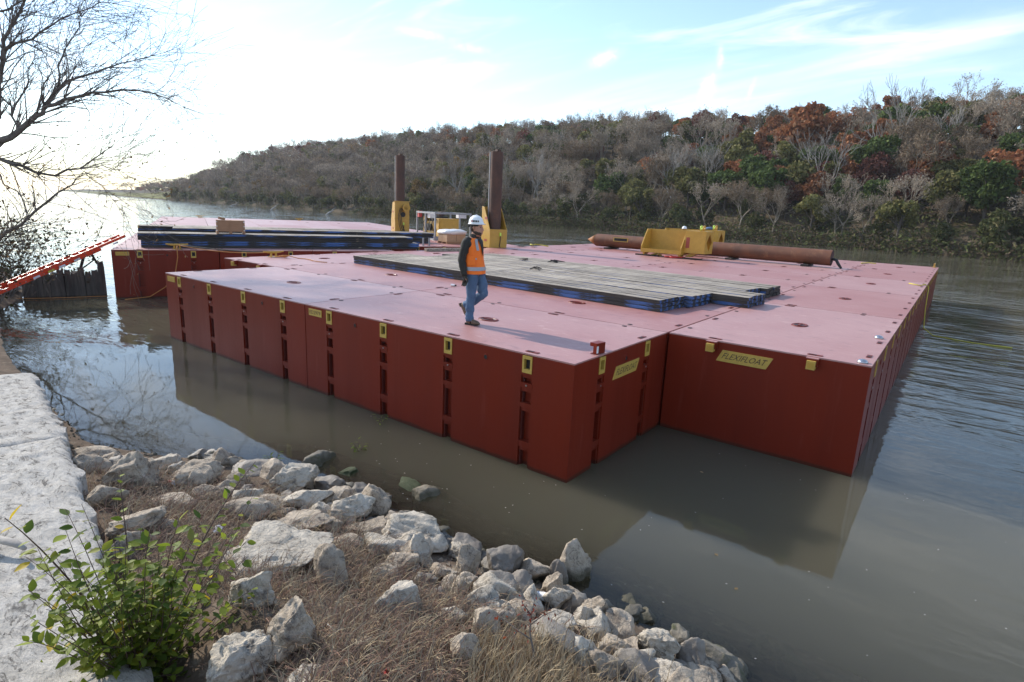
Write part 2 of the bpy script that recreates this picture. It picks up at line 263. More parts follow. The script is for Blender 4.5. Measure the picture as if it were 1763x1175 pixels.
M['white'] = pmat('white_plastic_litter', (0.8, 0.8, 0.8), (0.7, 0.7, 0.7), scale=10, rough=0.4)
M['paper'] = pmat('paper', (0.72, 0.73, 0.76), (0.6, 0.61, 0.65), scale=12, rough=0.8)
M['red'] = pmat('red_paint', (0.5, 0.035, 0.03), (0.4, 0.03, 0.025), scale=6, rough=0.45)
M['label'] = pmat('warning_label', (0.33, 0.06, 0.035), rough=0.5)
M['hivis'] = pmat('lime_shackle', (0.55, 0.75, 0.1), rough=0.5)
M['drift'] = pmat('driftwood', (0.42, 0.39, 0.35), (0.28, 0.25, 0.22), scale=6, rough=0.9, stretch=(1, 1, 1), bump=.4)
M['bluejean'] = pmat('blue_cloth', (0.08, 0.14, 0.25), rough=0.8)

for k_ in ('rock', 'rockw', 'rockd', 'rockm'): waterline(M[k_], .06, -.03, -.16, (.075, .068, .042, 1), .85)      # silt-stained below the splash line
# ------------------------------------------------------------------ mesh builder
class MB:
    def __init__(s): s.v = []; s.f = []; s.m = []; s.mats = []; s.c = None
    def mi(s, mat):
        if mat not in s.mats: s.mats.append(mat)
        return s.mats.index(mat)
    def add(s, vs, fs, mat):
        o = len(s.v); k = s.mi(mat)
        s.v.extend([tuple(v) for v in vs]); s.f.extend([tuple(o+i for i in f) for f in fs]); s.m.extend([k]*len(fs)); return s
    def box(s, c, sz, mat, rot=None, skip=()):
        hx, hy, hz = sz[0]/2, sz[1]/2, sz[2]/2
        vs = [Vector((x, y, z)) for x in (-hx, hx) for y in (-hy, hy) for z in (-hz, hz)]
        if rot is not None: vs = [rot @ v for v in vs]
        c = Vector(c)
        return s.add([c+v for v in vs], [(0, 1, 3, 2), (4, 6, 7, 5), (0, 4, 5, 1), (2, 3, 7, 6), (0, 2, 6, 4), (1, 5, 7, 3)], mat)
    def bb(s, a, b, mat):
        return s.box([(a[i]+b[i])/2 for i in range(3)], [abs(b[i]-a[i]) for i in range(3)], mat)
    def prism(s, poly, ax, a, b, mat):
        """extrude a 2-D polygon along axis ax from a to b"""
        n = len(poly)
        def P(p, t):
            q = [p[0], p[1]]; q.insert(ax, t); return q
        vs = [P(p, a) for p in poly]+[P(p, b) for p in poly]
        fs = [tuple(range(n))[::-1], tuple(range(n, 2*n))]+[(i, (i+1) % n, n+(i+1) % n, n+i) for i in range(n)]
        return s.add(vs, fs, mat)
    def tube(s, pts, rad, mat, n=8, cap=True, flat=None):
        pts = [Vector(p) for p in pts]
        if isinstance(rad, (int, float)): rad = [rad]*len(pts)
        vs = []; fs = []
        ref = None
        for i, p in enumerate(pts):
            t = (pts[min(i+1, len(pts)-1)]-pts[max(i-1, 0)])
            if t.length < 1e-9: t = Vector((0, 0, 1))
            t.normalize()
            if ref is None: ref = Vector((0, 0, 1)) if abs(t.z) < .9 else Vector((1, 0, 0))
            x = ref.cross(t)
            if x.length < 1e-6: x = Vector((1, 0, 0)).cross(t)
            x.normalize(); y = t.cross(x); ref = y
            r = rad[i]
            a, b = (r, r) if isinstance(r, (int, float)) else r
            for k in range(n):
                an = 2*math.pi*k/n
                vs.append(p+x*(a*math.cos(an))+y*(b*math.sin(an)))
        for i in range(len(pts)-1):
            for k in range(n):
                k2 = (k+1) % n
                fs.append((i*n+k, i*n+k2, (i+1)*n+k2, (i+1)*n+k))
        if cap:
            fs.append(tuple(range(n))[::-1]); fs.append(tuple((len(pts)-1)*n+k for k in range(n)))
        return s.add(vs, fs, mat)
    def cyl(s, a, b, r, mat, n=12, r2=None): return s.tube([a, b], [r, r if r2 is None else r2], mat, n)
    def rings(s, rings, mat, cap=True):
        """loft explicit rings of points"""
        n = len(rings[0]); vs = [p for r in rings for p in r]; fs = []
        for i in range(len(rings)-1):
            for k in range(n):
                k2 = (k+1) % n; fs.append((i*n+k, i*n+k2, (i+1)*n+k2, (i+1)*n+k))
        if cap: fs.append(tuple(range(n))[::-1]); fs.append(tuple((len(rings)-1)*n+k for k in range(n)))
        return s.add(vs, fs, mat)
    def mesh(s, name, smooth=False):
        me = bpy.data.meshes.new(name); me.from_pydata(s.v, [], s.f)
        for mm in s.mats: me.materials.append(M[mm] if isinstance(mm, str) else mm)
        me.polygons.foreach_set('material_index', s.m)
        if smooth is True: me.polygons.foreach_set('use_smooth', [True]*len(s.f))
        if s.c is not None:
            ca = me.color_attributes.new('Col', 'FLOAT_COLOR', 'POINT'); ca.data.foreach_set('color', [x for c in s.c for x in (c[0], c[1], c[2], 1)])
        me.update()
        if isinstance(smooth, float):
            me.polygons.foreach_set('use_smooth', [True]*len(s.f)); me.set_sharp_from_angle(angle=smooth)
        return me
    def build(s, name, parent=None, loc=None, rot=None, smooth=False): return obj(name, s.mesh(name, smooth), parent, loc, rot)
def obj(name, me, parent=None, loc=None, rot=None):
    o = bpy.data.objects.new(name, me); COL.objects.link(o)
    if parent is not None: o.parent = parent
    if loc is not None: o.location = loc
    if rot is not None: o.rotation_euler = rot
    return o
def tag(o, label, cat, group=None):
    o['label'] = label; o['category'] = cat
    if group: o['group'] = group
    return o
def struct(o): o['kind'] = 'structure'; return o
def stuff(o, label=None, cat=None):
    o['kind'] = 'stuff'
    if label: o['label'] = label; o['category'] = cat
    return o
def thing(name, label, cat, loc=(0, 0, 0), rz=0.0, group=None):
    o = bpy.data.objects.new(name, None); COL.objects.link(o); o.empty_display_size = 0.2
    o.location = loc; o.rotation_euler = (0, 0, rz); return tag(o, label, cat, group)
def fast_mesh(name, V, F, mats, cols=None, smooth=False):
    """V (n,3) float array, F (m,k) int array"""
    V = np.asarray(V, dtype=np.float32); F = np.asarray(F, dtype=np.int32); k = F.shape[1]
    me = bpy.data.meshes.new(name); me.vertices.add(len(V)); me.vertices.foreach_set('co', V.ravel())
    me.loops.add(F.size); me.loops.foreach_set('vertex_index', F.ravel())
    me.polygons.add(len(F)); me.polygons.foreach_set('loop_start', np.arange(0, F.size, k, dtype=np.int32))
    me.polygons.foreach_set('use_smooth', np.full(len(F), bool(smooth)))
    for mm in mats: me.materials.append(M[mm])
    if cols is not None:
        ca = me.color_attributes.new('Col', 'FLOAT_COLOR', 'POINT')
        ca.data.foreach_set('color', np.concatenate([np.asarray(cols, dtype=np.float32), np.ones((len(V), 1), np.float32)], 1).ravel())
    me.update(calc_edges=True); me.validate(); return me
def interp(x, pts):
    if x <= pts[0][0]: return pts[0][1]
    for (a, b), (c, d) in zip(pts, pts[1:]):
        if x <= c: return b+(d-b)*(x-a)/(c-a)
    return pts[-1][1]

# ------------------------------------------------------------------ near bank, river bed, far hillside
SHORE = [(-400, 12), (-60, 1.5), (-30, 0.6), (-23, 0.1), (-21, -0.9), (-19, -2.0), (-13.3, -3.1), (-9.5, -3.5), (-6, -3.7), (-4.6, -3.1), (-3.6, -2.35), (-1.2, -2.0), (0, -2.15), (1.35, -1.9), (2.4, -1.95), (4, -2.0), (8, -2.4), (20, -3), (400, -20)]
def ys(x): return interp(x, SHORE)
PROF = [(-40, -3.2), (-12, -3.0), (-6, -2.2), (-3, -1.25), (-1, -0.45), (0, 0), (0.6, .2), (1, .33), (2, .72), (3, 1.18), (4, 1.72), (4.6, 2.0), (10, 2.25), (40, 3.2), (600, 10)]
def gz(x, y):
    d = ys(x)-y
    z = interp(d, PROF)
    if d > 0:
        if x < 1.0: z *= interp(x, [(-18, .5), (-8, .42), (-2, .66), (1.0, 1.0)])
        z += 0.05*noise.noise(Vector((x*1.3, y*1.3, 3.1)))*min(1, d*2) + 0.02*noise.noise(Vector((x*5, y*5, 1.7)))
        dl = y-(-5.75-.216*(x-1.0))
        if dl < 1.2 and x < 3.2: z = min(z, .50+.55*max(0, dl)+1.3*max(0, x-1.3))
    return z
def gat(px, py):
    """where the photo ray meets the near bank"""
    d = ray(px, py); t = 0.5
    for i in range(4000):
        p = CAM+d*t
        if p.z <= gz(p.x, p.y): return p
        t += 0.02
    return p
def axis(segs):
    out = []
    for a, b, s in segs:
        n = max(1, int(round((b-a)/s))); out += [a+(b-a)*i/n for i in range(n)]
    return out+[segs[-1][1]]
GX = axis([(-3000, -200, 700), (-200, -60, 35), (-60, -26, 3), (-26, -10, .5), (-10, 6, .2), (6, 20, 1.5), (20, 200, 45), (200, 3000, 700)])
GY = axis([(-3000, -200, 700), (-200, -40, 40), (-40, -12, 4), (-12, -7, .5), (-7, -1, .15), (-1, 4, .5), (4, 20, 4), (20, 64, 11)])
V = [(x, y, gz(x, y)) for x in GX for y in GY]; ny = len(GY)
F = [(i*ny+j, (i+1)*ny+j, (i+1)*ny+j+1, i*ny+j+1) for i in range(len(GX)-1) for j in range(ny-1)]
struct(obj('ground', fast_mesh('ground', V, F, ['soil'], smooth=True)))

BANK = [(400, 0), (150, 52), (60, 76), (10, 91), (-26, 103), (-60, 112), (-100, 118), (-140, 121), (-187, 129), (-302, 150), (-436, 168), (-600, 205), (-780, 252), (-1500, 440), (-3000, 800)]
BANK_R = sorted(BANK)
def yb(x): return interp(x, BANK_R)
HK = [(-3000, .3), (-900, .35), (-700, .8), (-560, 1.25), (-430, 1.35), (-340, 1.35), (-280, 1.3), (-200, 1.25), (-100, 1.2), (-60, 1.05), (0, 1.0), (100, 1.15)]
HP = [(-8, -3), (-1.5, -1.0), (0, 0.1), (1.2, 1.0), (5, 2.0), (12, 5.0), (30, 12.5), (50, 19.5), (70, 24.5), (95, 27.5), (140, 32), (200, 35), (400, 38), (3000, 60)]
def hz_(x, y):
    d = y-yb(x)
    if x < -400 and d > 3: d = max(3, d-30*min(1, (-400-x)/60))
    z = interp(d, HP)
    if z > 2: z = 2+(z-2)*interp(x, HK)
    if d > 4: z += 2.2*noise.noise(Vector((x*.02, y*.02, 0)))*min(1, d/30) + .7*noise.noise(Vector((x*.09, y*.09, 5)))
    elif d > -1: z += 0.45*noise.noise(Vector((x*.25, y*.25, 5)))*max(0, d)
    return z
HX = axis([(-3000, -1000, 200), (-1000, -420, 20), (-420, -150, 8), (-150, 80, 3), (80, 400, 30)])
HD = [-8, -3, -1.5, -.6, 0, .6, 1.2, 2.5, 5, 8, 12, 18, 24, 30, 37, 44, 52, 60, 70, 82, 95, 115, 140, 250, 600, 3000]
V = [(x, yb(x)+d, hz_(x, yb(x)+d)) for x in HX for d in HD]; ny = len(HD)
F = [(i*ny+j, (i+1)*ny+j, (i+1)*ny+j+1, i*ny+j+1) for i in range(len(HX)-1) for j in range(ny-1)]
me = fast_mesh('hillside', V, F, ['hill', 'lawn'], smooth=True)
for p in me.polygons:
    if p.center.x < -415 and .5 < p.center.y-yb(p.center.x) < 42: p.material_index = 1
struct(obj('hillside', me))

# ------------------------------------------------------------------ water: murky, mirror by Fresnel, clear only in the shallows
def water_mat():
    m, t, p, o = new_mat('river_water'); t.nodes.remove(p); L = t.links.new
    g = N(t, 'ShaderNodeNewGeometry'); pos = g.outputs['Position']
    sx = N(t, 'ShaderNodeSeparateXYZ'); L(pos, sx.inputs[0])
    def nz(scale, st, det, rot=0.0, dist=0.0):
        mp = N(t, 'ShaderNodeMapping'); mp.inputs['Scale'].default_value = st; mp.inputs['Rotation'].default_value = (0, 0, rot); L(pos, mp.inputs[0])
        n = N(t, 'ShaderNodeTexNoise'); n.inputs['Scale'].default_value = scale; n.inputs['Detail'].default_value = det; n.inputs['Roughness'].default_value = .5; n.inputs['Distortion'].default_value = dist; L(mp.outputs[0], n.inputs['Vector']); return n.outputs['Fac']
    def mth(op, a, b):
        n = N(t, 'ShaderNodeMath', operation=op)
        for i, v in enumerate((a, b)):
            if isinstance(v, (int, float)): n.inputs[i].default_value = v
            else: L(v, n.inputs[i])
        return n.outputs[0]
    def rng(v, a, b, c, d):
        n = N(t, 'ShaderNodeMapRange', interpolation_type='SMOOTHSTEP'); L(v, n.inputs[0])
        for i, q in enumerate((a, b, c, d)): n.inputs[i+1].default_value = q
        return n.outputs[0]
    # ripples: open river beyond the pontoons and on both sides, sheltered calm pool between bank and hull
    openy = rng(sx.outputs[1], 2.0, 16.0, 0.0, 1.0)
    openx = rng(sx.outputs[0], 2.8, 9.0, 0.0, 0.55)
    leftx = rng(sx.outputs[0], -9.0, -15.0, 0.0, 0.35)
    rough = mth('MAXIMUM', mth('MAXIMUM', openy, openx), leftx)
    patch = rng(nz(.16, (1, 1, 1), 3), .38, .62, .35, 1.25)
    amp = mth('MULTIPLY', mth('ADD', mth('MULTIPLY', rough, 0.95), 0.045), patch)
    big = nz(1.1, (.55, 1.6, 1), 3, rot=0.35, dist=.4)
    sml = nz(4.2, (.6, 1.5, 1), 3, rot=0.2, dist=.3)
    h = mth('ADD', mth('MULTIPLY', big, 0.65), mth('MULTIPLY', sml, 0.16))
    h = mth('MULTIPLY', h, amp)
    swell = mth('MULTIPLY', nz(.5, (.8, 1.2, 1), 2, rot=.8), .06)
    b = N(t, 'ShaderNodeBump'); b.inputs['Strength'].default_value = 1.0; b.inputs['Distance'].default_value = 0.14; L(mth('ADD', h, swell), b.inputs['Height'])
    fr = N(t, 'ShaderNodeFresnel'); fr.inputs[0].default_value = 1.33; L(b.outputs[0], fr.inputs['Normal'])
    gl = N(t, 'ShaderNodeBsdfGlossy'); gl.inputs['Roughness'].default_value = 0.03; gl.inputs['Color'].default_value = (.95, .95, .95, 1); L(b.outputs[0], gl.inputs['Normal'])
    df = N(t, 'ShaderNodeSubsurfaceScattering', falloff='BURLEY'); df.inputs['Scale'].default_value = 1.3; df.inputs['Radius'].default_value = (1.0, 1.0, .8)     # sunlight spreads through the silty water
    mc = N(t, 'ShaderNodeMix', data_type='RGBA'); mc.inputs['A'].default_value = (0.104, 0.093, 0.060, 1); mc.inputs['B'].default_value = (0.092, 0.086, 0.060, 1); L(nz(.3, (1, 1, 1), 4), mc.inputs['Factor']); L(mc.outputs['Result'], df.inputs[0])
    tr = N(t, 'ShaderNodeBsdfTransparent'); tr.inputs[0].default_value = (.85, .80, .62, 1)
    at_ = N(t, 'ShaderNodeAttribute', attribute_name='depth')
    clear = mth('MULTIPLY', mth('POWER', 2.718, mth('MULTIPLY', at_.outputs['Fac'], -2.1)), 0.9)
    m1 = N(t, 'ShaderNodeMixShader'); L(clear, m1.inputs[0]); L(df.outputs[0], m1.inputs[1]); L(tr.outputs[0], m1.inputs[2])
    m2 = N(t, 'ShaderNodeMixShader'); L(fr.outputs[0], m2.inputs[0]); L(m1.outputs[0], m2.inputs[1]); L(gl.outputs[0], m2.inputs[2]); L(m2.outputs[0], o.inputs[0])
    return m
M['water'] = water_mat()
WX = axis([(-3000, -200, 560), (-200, -60, 35), (-60, -26, 6), (-26, 12, .4), (12, 60, 8), (60, 300, 60), (300, 3000, 900)])
WY = axis([(-60, -12, 8), (-12, -6, 1), (-6, 2, .2), (2, 10, 1), (10, 60, 10), (60, 300, 40), (300, 1500, 300)])
V = [(x, y, 0) for x in WX for y in WY]; ny = len(WY)
F = [(i*ny+j, (i+1)*ny+j, (i+1)*ny+j+1, i*ny+j+1) for i in range(len(WX)-1) for j in range(ny-1)]
me = fast_mesh('river_water', V, F, ['water'])
a = me.attributes.new('depth', 'FLOAT', 'POINT'); a.data.foreach_set('value', [max(0.02, -gz(x, y)) if y < 20 else 3.0 for (x, y, z) in V])
struct(obj('river_water', me))

# ------------------------------------------------------------------ foliage and branch generators
def leaf_quads(rs, centers, size, col, jit=0.25, elong=1.0):
    """centers (n,3) -> randomly turned leaf-clump quads"""
    n = len(centers); a = rs.normal(size=(n, 3)); a /= np.linalg.norm(a, axis=1, keepdims=True)
    b = rs.normal(size=(n, 3)); b -= a*(a*b).sum(1, keepdims=True); b /= np.linalg.norm(b, axis=1, keepdims=True)
    s = size*rs.uniform(.55, 1.35, (n, 1)); a = a*s*elong; b = b*s*.7
    V = np.stack([centers-a, centers+b*.9, centers+a, centers-b*.9], 1).reshape(-1, 3)
    F = np.arange(4*n).reshape(n, 4)
    c = np.asarray(col)[rs.integers(0, len(col), n)]*rs.uniform(1-jit, 1+jit, (n, 1)); C = np.repeat(c, 4, 0)
    return V, F, C
def crown(rs, n, rx, rz, zc, lumps, size, col, hollow=.35, droop=0.0):
    u = rs.normal(size=(lumps, 3)); u /= np.linalg.norm(u, axis=1, keepdims=True); u *= rs.uniform(.35, .85, (lumps, 1)); u[:, 2] = u[:, 2]*.9+.05
    cen = u*np.array([rx, rx, rz])+np.array([0, 0, zc]); rad = rs.uniform(.26, .5, lumps)
    k = rs.integers(0, lumps, n); d = rs.normal(size=(n, 3)); d /= np.linalg.norm(d, axis=1, keepdims=True)
    r = rs.uniform(hollow, 1.0, (n, 1))**.6*rad[k][:, None]
    p = cen[k]+d*r*np.array([rx, rx, rz*.85])*rs.uniform(.9, 1.12, (n, 1))
    return leaf_quads(rs, p, size, col), cen
def branches(rnd, p, d, length, r, depth, out, spread=.6, up=.15, kids=3, tip=.4):
    """recursive limb skeleton: out gets (points, radii, depth)"""
    pts = [p]; rad = [r]; nseg = 3
    q = Vector(p); dd = Vector(d).normalized()
    for i in range(nseg):
        dd = (dd+Vector((rnd.gauss(0, .16), rnd.gauss(0, .16), rnd.gauss(0, .12)+up*.3))).normalized()
        q = q+dd*(length/nseg); pts.append(q); rad.append(r*(1-(1-tip)*(i+1)/nseg))
    out.append((pts, rad, depth))
    if depth <= 0: return
    for k in range(kids):
        i = rnd.choice([1, 2, 2, 3, 3]) if k else 3
        base = pts[i]
        side = Vector((rnd.gauss(0, 1), rnd.gauss(0, 1), rnd.gauss(0, .7)))
        nd = (dd+side.normalized()*spread*rnd.uniform(.6, 1.25)+Vector((0, 0, up))).normalized()
        branches(rnd, base, nd, length*rnd.uniform(.58, .86), rad[i]*rnd.uniform(.55, .8), depth-1, out, spread, up, kids, tip)
def skel_mesh(name, out, mat, minr=.02, sides=(3, 3, 4, 5, 6, 6, 7), sel=None):
    b = MB()
    for pts, rad, dp in out:
        if sel is not None and not sel(dp): continue
        b.tube(pts, [max(minr, r) for r in rad], mat, n=sides[min(dp, len(sides)-1)], cap=False)
    return b.mesh(name, True)

GREEN = [(.068, .10, .03), (.09, .125, .036), (.053, .08, .026), (.108, .138, .044)]
OLIVE = [(.14, .14, .048), (.18, .17, .06), (.11, .115, .04), (.21, .185, .08)]
RUST = [(.29, .115, .052), (.34, .15, .07), (.23, .088, .045), (.29, .16, .09)]
MAROON = [(.16, .065, .05), (.19, .085, .065), (.12, .055, .045)]
BROWN = [(.20, .15, .10), (.25, .19, .13), (.16, .115, .08)]
VINE = [(.085, .10, .034), (.12, .125, .046), (.062, .076, .03), (.15, .135, .066)]
GREYTW = [(.32, .265, .205), (.26, .215, .165), (.35, .30, .24), (.28, .215, .155)]
GOLD = [(.28, .17, .05), (.22, .14, .05), (.17, .12, .06)]
PROTO = {}
def leafy_proto(key, seed, n, rx, rz, zc, lumps, size, col, barkm='bark', h=None):
    rs = np.random.default_rng(seed); rnd = random.Random(seed)
    (V, F, C), cen = crown(rs, n, rx, rz, zc, lumps, size, col)
    b = MB(); top = Vector((rnd.uniform(-.4, .4), rnd.uniform(-.4, .4), zc))
    b.tube([(0, 0, -.8), (rnd.uniform(-.15, .15), rnd.uniform(-.15, .15), zc*.5), top], [.26, .2, .12], barkm, 6, False)
    for c in cen[:9]:
        c = Vector(c); s = Vector((0, 0, zc*rnd.uniform(.45, .8))); b.tube([s, s.lerp(c, .5)+Vector((0, 0, .3)), c], [.11, .08, .03], barkm, 4, False)
    PROTO[key] = (b.mesh('trunk', True), fast_mesh('crown', V, F, ['leaf'], C))
def bare_proto(key, seed, h, barkm, depth=5, spread=.6, kids=3, haze=0, hcol=GREYTW, r0=.26, forks=3, minr=.022):
    rnd = random.Random(seed); out = []
    th = h*.26
    tp = [(0, 0, -.8), (rnd.uniform(-.2, .2), rnd.uniform(-.2, .2), th*.5), (rnd.uniform(-.35, .35), rnd.uniform(-.35, .35), th)]
    out.append((tp, [r0, r0*.9, r0*.75], 9))
    for k in range(forks):
        an = 2*math.pi*(k+rnd.random()*.6)/forks
        branches(rnd, Vector(tp[2]), Vector((math.cos(an)*.55, math.sin(an)*.55, 1)), h*.30, r0*.62, depth-1, out, spread, .16, kids)
    trunk = skel_mesh('trunk', out, barkm, .03, sel=lambda d: d >= 2)
    tw = skel_mesh('crown', out, barkm, minr, sel=lambda d: d < 2)
    if haze:
        rs = np.random.default_rng(seed)
        tips = np.array([tuple(p[-1]) for p, r, d in out if d == 0]); k = rs.integers(0, len(tips), haze)
        V, F, C = leaf_quads(rs, tips[k]+rs.normal(size=(haze, 3))*.28, .10, hcol, elong=2.2)
        tm = bpy.data.meshes.new('tmp'); V0 = np.zeros(len(tw.vertices)*3, np.float32); tw.vertices.foreach_get('co', V0); V0 = V0.reshape(-1, 3)
        # join twigs and clinging leaves / seed pods into one crown mesh
        F0 = np.zeros(len(tw.loops), np.int32); tw.loops.foreach_get('vertex_index', F0); F0 = F0.reshape(-1, 4)
        cm = fast_mesh('crown', np.concatenate([V0, V]), np.concatenate([F0, F+len(V0)]), [barkm, 'leaf'], np.concatenate([np.tile(np.array([[.15, .13, .12]]), (len(V0), 1)), C]))
        mi = np.concatenate([np.zeros(len(F0), np.int32), np.ones(len(F), np.int32)])
        cm.polygons.foreach_set('material_index', mi); tw = cm
    PROTO[key] = (trunk, tw)
for i in range(4): bare_proto('bare%d' % i, 100+i, 10.5, 'barkgrey', depth=5, spread=.62, kids=3, r0=.22, haze=900)
for i in range(2): bare_proto('pale%d' % i, 120+i, 12.0, 'barkpale', depth=5, spread=.5, kids=3, r0=.26)
for i in range(2): bare_proto('tan%d' % i, 130+i, 9.0, 'barkgrey', depth=5, spread=.66, kids=3, r0=.2, haze=2600, hcol=BROWN)
for i in range(3): leafy_proto('green%d' % i, 200+i, 4200, 3.4, 3.4, 5.2, 16, .30, GREEN)
for i in range(2): leafy_proto('olive%d' % i, 220+i, 3600, 3.5, 3.2, 5.4, 15, .30, OLIVE)
for i in range(2): leafy_proto('rust%d' % i, 230+i, 3400, 3.8, 3.2, 6.0, 17, .30, RUST)
leafy_proto('maroon0', 240, 3200, 3.4, 3.0, 6.2, 15, .30, MAROON)
leafy_proto('gold0', 245, 2200, 3.2, 3.0, 5.6, 14, .28, GOLD)
for i in range(3): leafy_proto('vine%d' % i, 250+i, 3000, 2.3, 2.6, 2.6, 14, .26, VINE)
KINDINFO = {
 'bare': ('bare_tree', 'leafless grey tree in the wood on the far bank', 'tree', 'leafless grey trees on the far bank'),
 'pale': ('pale_tree', 'leafless tree with pale whitish trunk and limbs on the far bank', 'tree', 'pale-limbed trees on the far bank'),
 'tan': ('brown_tree', 'tree with withered tan leaves in the wood on the far bank', 'tree', 'withered tan trees on the far bank'),
 'green': ('evergreen_tree', 'dark green evergreen tree on the far wooded slope', 'tree', 'evergreen trees on the far slope'),
 'olive': ('olive_tree', 'yellowish olive-green leafy tree on the far wooded slope', 'tree', 'olive-green trees on the far slope'),
 'rust': ('rust_tree', 'tree with rust-red autumn leaves on the far wooded slope', 'tree', 'rust-red trees on the far slope'),
 'maroon': ('maroon_tree', 'tree with dull maroon autumn leaves on the far wooded slope', 'tree', 'maroon trees on the far slope'),
 'gold': ('golden_tree', 'tree with golden yellow leaves in the grey wood across the river', 'tree', 'golden trees across the river'),
 'vine': ('riverside_bush', 'vine-covered green bush at the foot of the far bank', 'bush', 'bushes along the far waterline'),
}
def place_tree(kind, x, y, s, rz, z=None, label=None, group=None, sz=1.0):
    k = ''.join(c for c in kind if not c.isdigit()); nm, lb, ct, gp = KINDINFO[k]
    t = thing(nm, label or lb, ct, (x, y, hz_(x, y) if z is None else z), rz, None if label else gp); t.scale = (s, s, s*sz)
    obj('trunk', PROTO[kind][0], t); obj('crown', PROTO[kind][1], t); return t
# forest layout: rows parallel to the bank
FR = random.Random(5); forest = []
def pick(x, d):
    r = FR.random(); nv = noise.noise(Vector((x*.035, d*.05, 2.2)))
    if d < 7: return FR.choice(['vine0', 'vine1', 'vine2', 'vine0', 'vine2', 'bare1', 'bare0', 'vine1', 'olive0', 'tan0', 'tan1'])
    if x > -45:
        tab = [('green', .34), ('rust', .20), ('olive', .20), ('bare', .10), ('tan', .08), ('maroon', .05), ('pale', .03)]
    elif x > -130:
        tab = [('green', .26), ('rust', .13), ('olive', .18), ('bare', .22), ('tan', .10), ('maroon', .08), ('pale', .03)]
        if d < 45: tab = [('green', .14), ('rust', .04), ('olive', .20), ('bare', .34), ('tan', .17), ('maroon', .02), ('pale', .09)]
    else:
        tab = [('green', .17), ('rust', .12), ('olive', .08), ('bare', .40), ('tan', .15), ('maroon', .05), ('gold', .03)]
        if d < 40: tab = [('green', .04), ('rust', .01), ('olive', .08), ('bare', .60), ('tan', .20), ('gold', .05), ('vine', .02)]
    r = min(.999, max(0, r+nv*.16)); a = 0; tot = sum(q for _, q in tab)
    for k, q in tab:
        a += q/tot
        if r < a: break
    nvar = {'bare': 4, 'pale': 2, 'tan': 2, 'green': 3, 'olive': 2, 'rust': 2, 'maroon': 1, 'gold': 1, 'vine': 3}[k]
    return k+str(FR.randrange(nvar))
def infrustum(x, y, mz=8):
    v = Vector((x, y, mz))-CAM; c = v.dot(FWD)
    if c < 5: return False
    return -160 < 881.5+FPX*v.dot(RIGHT)/c < 1763+160
x = 70.0
while x > -850:
    rngx = math.hypot(x-CAM.x, yb(x)-CAM.y); st = 4.6 if x > -150 else (5.6 if x > -300 else (7 if x > -430 else 11))
    x -= st
    for d in ([1.5, 5, 9.5, 14.5, 20, 26, 33, 40, 48, 56, 65, 75, 87, 100, 116] if x > -420 else [40, 48, 57, 67, 78, 92, 110, 130]):
        xx = x+FR.uniform(-.5, .5)*st; dd = d+FR.uniform(-2, 2)*min(1, d/5); yy = yb(xx)+dd
        if not infrustum(xx, yy): continue
        k = pick(xx, dd); s = FR.uniform(.72, 1.18)*(1.0 if dd > 7 else .8)
        if k.startswith('vine'): s *= 1.15
        if d > 50: s *= .9
        forest.append((math.hypot(xx-CAM.x, yy-CAM.y), k, xx, yy, s, FR.uniform(0, 6.28)))
for i in range(70):     # park trees and the low far shore beyond the bend
    xx = FR.uniform(-1250, -800); dd = FR.uniform(40, 240); yy = yb(xx)+dd
    if infrustum(xx, yy): forest.append((math.hypot(xx, yy), FR.choice(['bare0', 'bare1', 'bare2', 'tan0', 'tan1', 'green0', 'bare3']), xx, yy, FR.uniform(1.0, 1.6), FR.uniform(0, 6)))
for px in (199, 215, 258, 266, 273, 286, 303):
    p = at(px, 336.5, 0); forest.append((400, 'bare%d' % (px % 4), p.x*.93, yb(p.x*.93)+16+px % 7, 1.15, px))
forest.sort()
IND = 360
for rg, k, xx, yy, s, rz in forest[:IND]: place_tree(k, xx, yy, s, rz, sz=FR.uniform(.9, 1.15))
# the far rest of the wood reads as one mass
LOW = {}
def lowpoly(k):
    if k not in LOW:
        Vs = []; Fs = []; Cs = []; Ms = []; off = 0
        for me, mm in ((PROTO[k][0], 0), (PROTO[k][1], None)):
            v = np.zeros(len(me.vertices)*3, np.float32); me.vertices.foreach_get('co', v); v = v.reshape(-1, 3)
            q = [tuple(p.vertices) for p in me.polygons if len(p.vertices) == 4]
            q = np.array(q, np.int32)
            leafy = len(me.materials) > 1 or (me.materials[0].name == 'foliage')
            if leafy:
                q = q[::2]
                ca = np.zeros(len(me.vertices)*4, np.float32); me.color_attributes['Col'].data.foreach_get('color', ca); ca = ca.reshape(-1, 4)[:, :3]
            else:
                q = q[::2] if len(q) > 2500 else q
                ca = np.tile(np.array([[.28, .235, .18]], np.float32), (len(v), 1))
            Vs.append(v[q.ravel()]); Cs.append(ca[q.ravel()]); Fs.append(np.arange(q.size).reshape(-1, 4)+off); off += q.size
        LOW[k] = (np.concatenate(Vs), np.concatenate(Fs), np.concatenate(Cs))
    return LOW[k]
AV, AF, AC, off = [], [], [], 0
ntri = 0
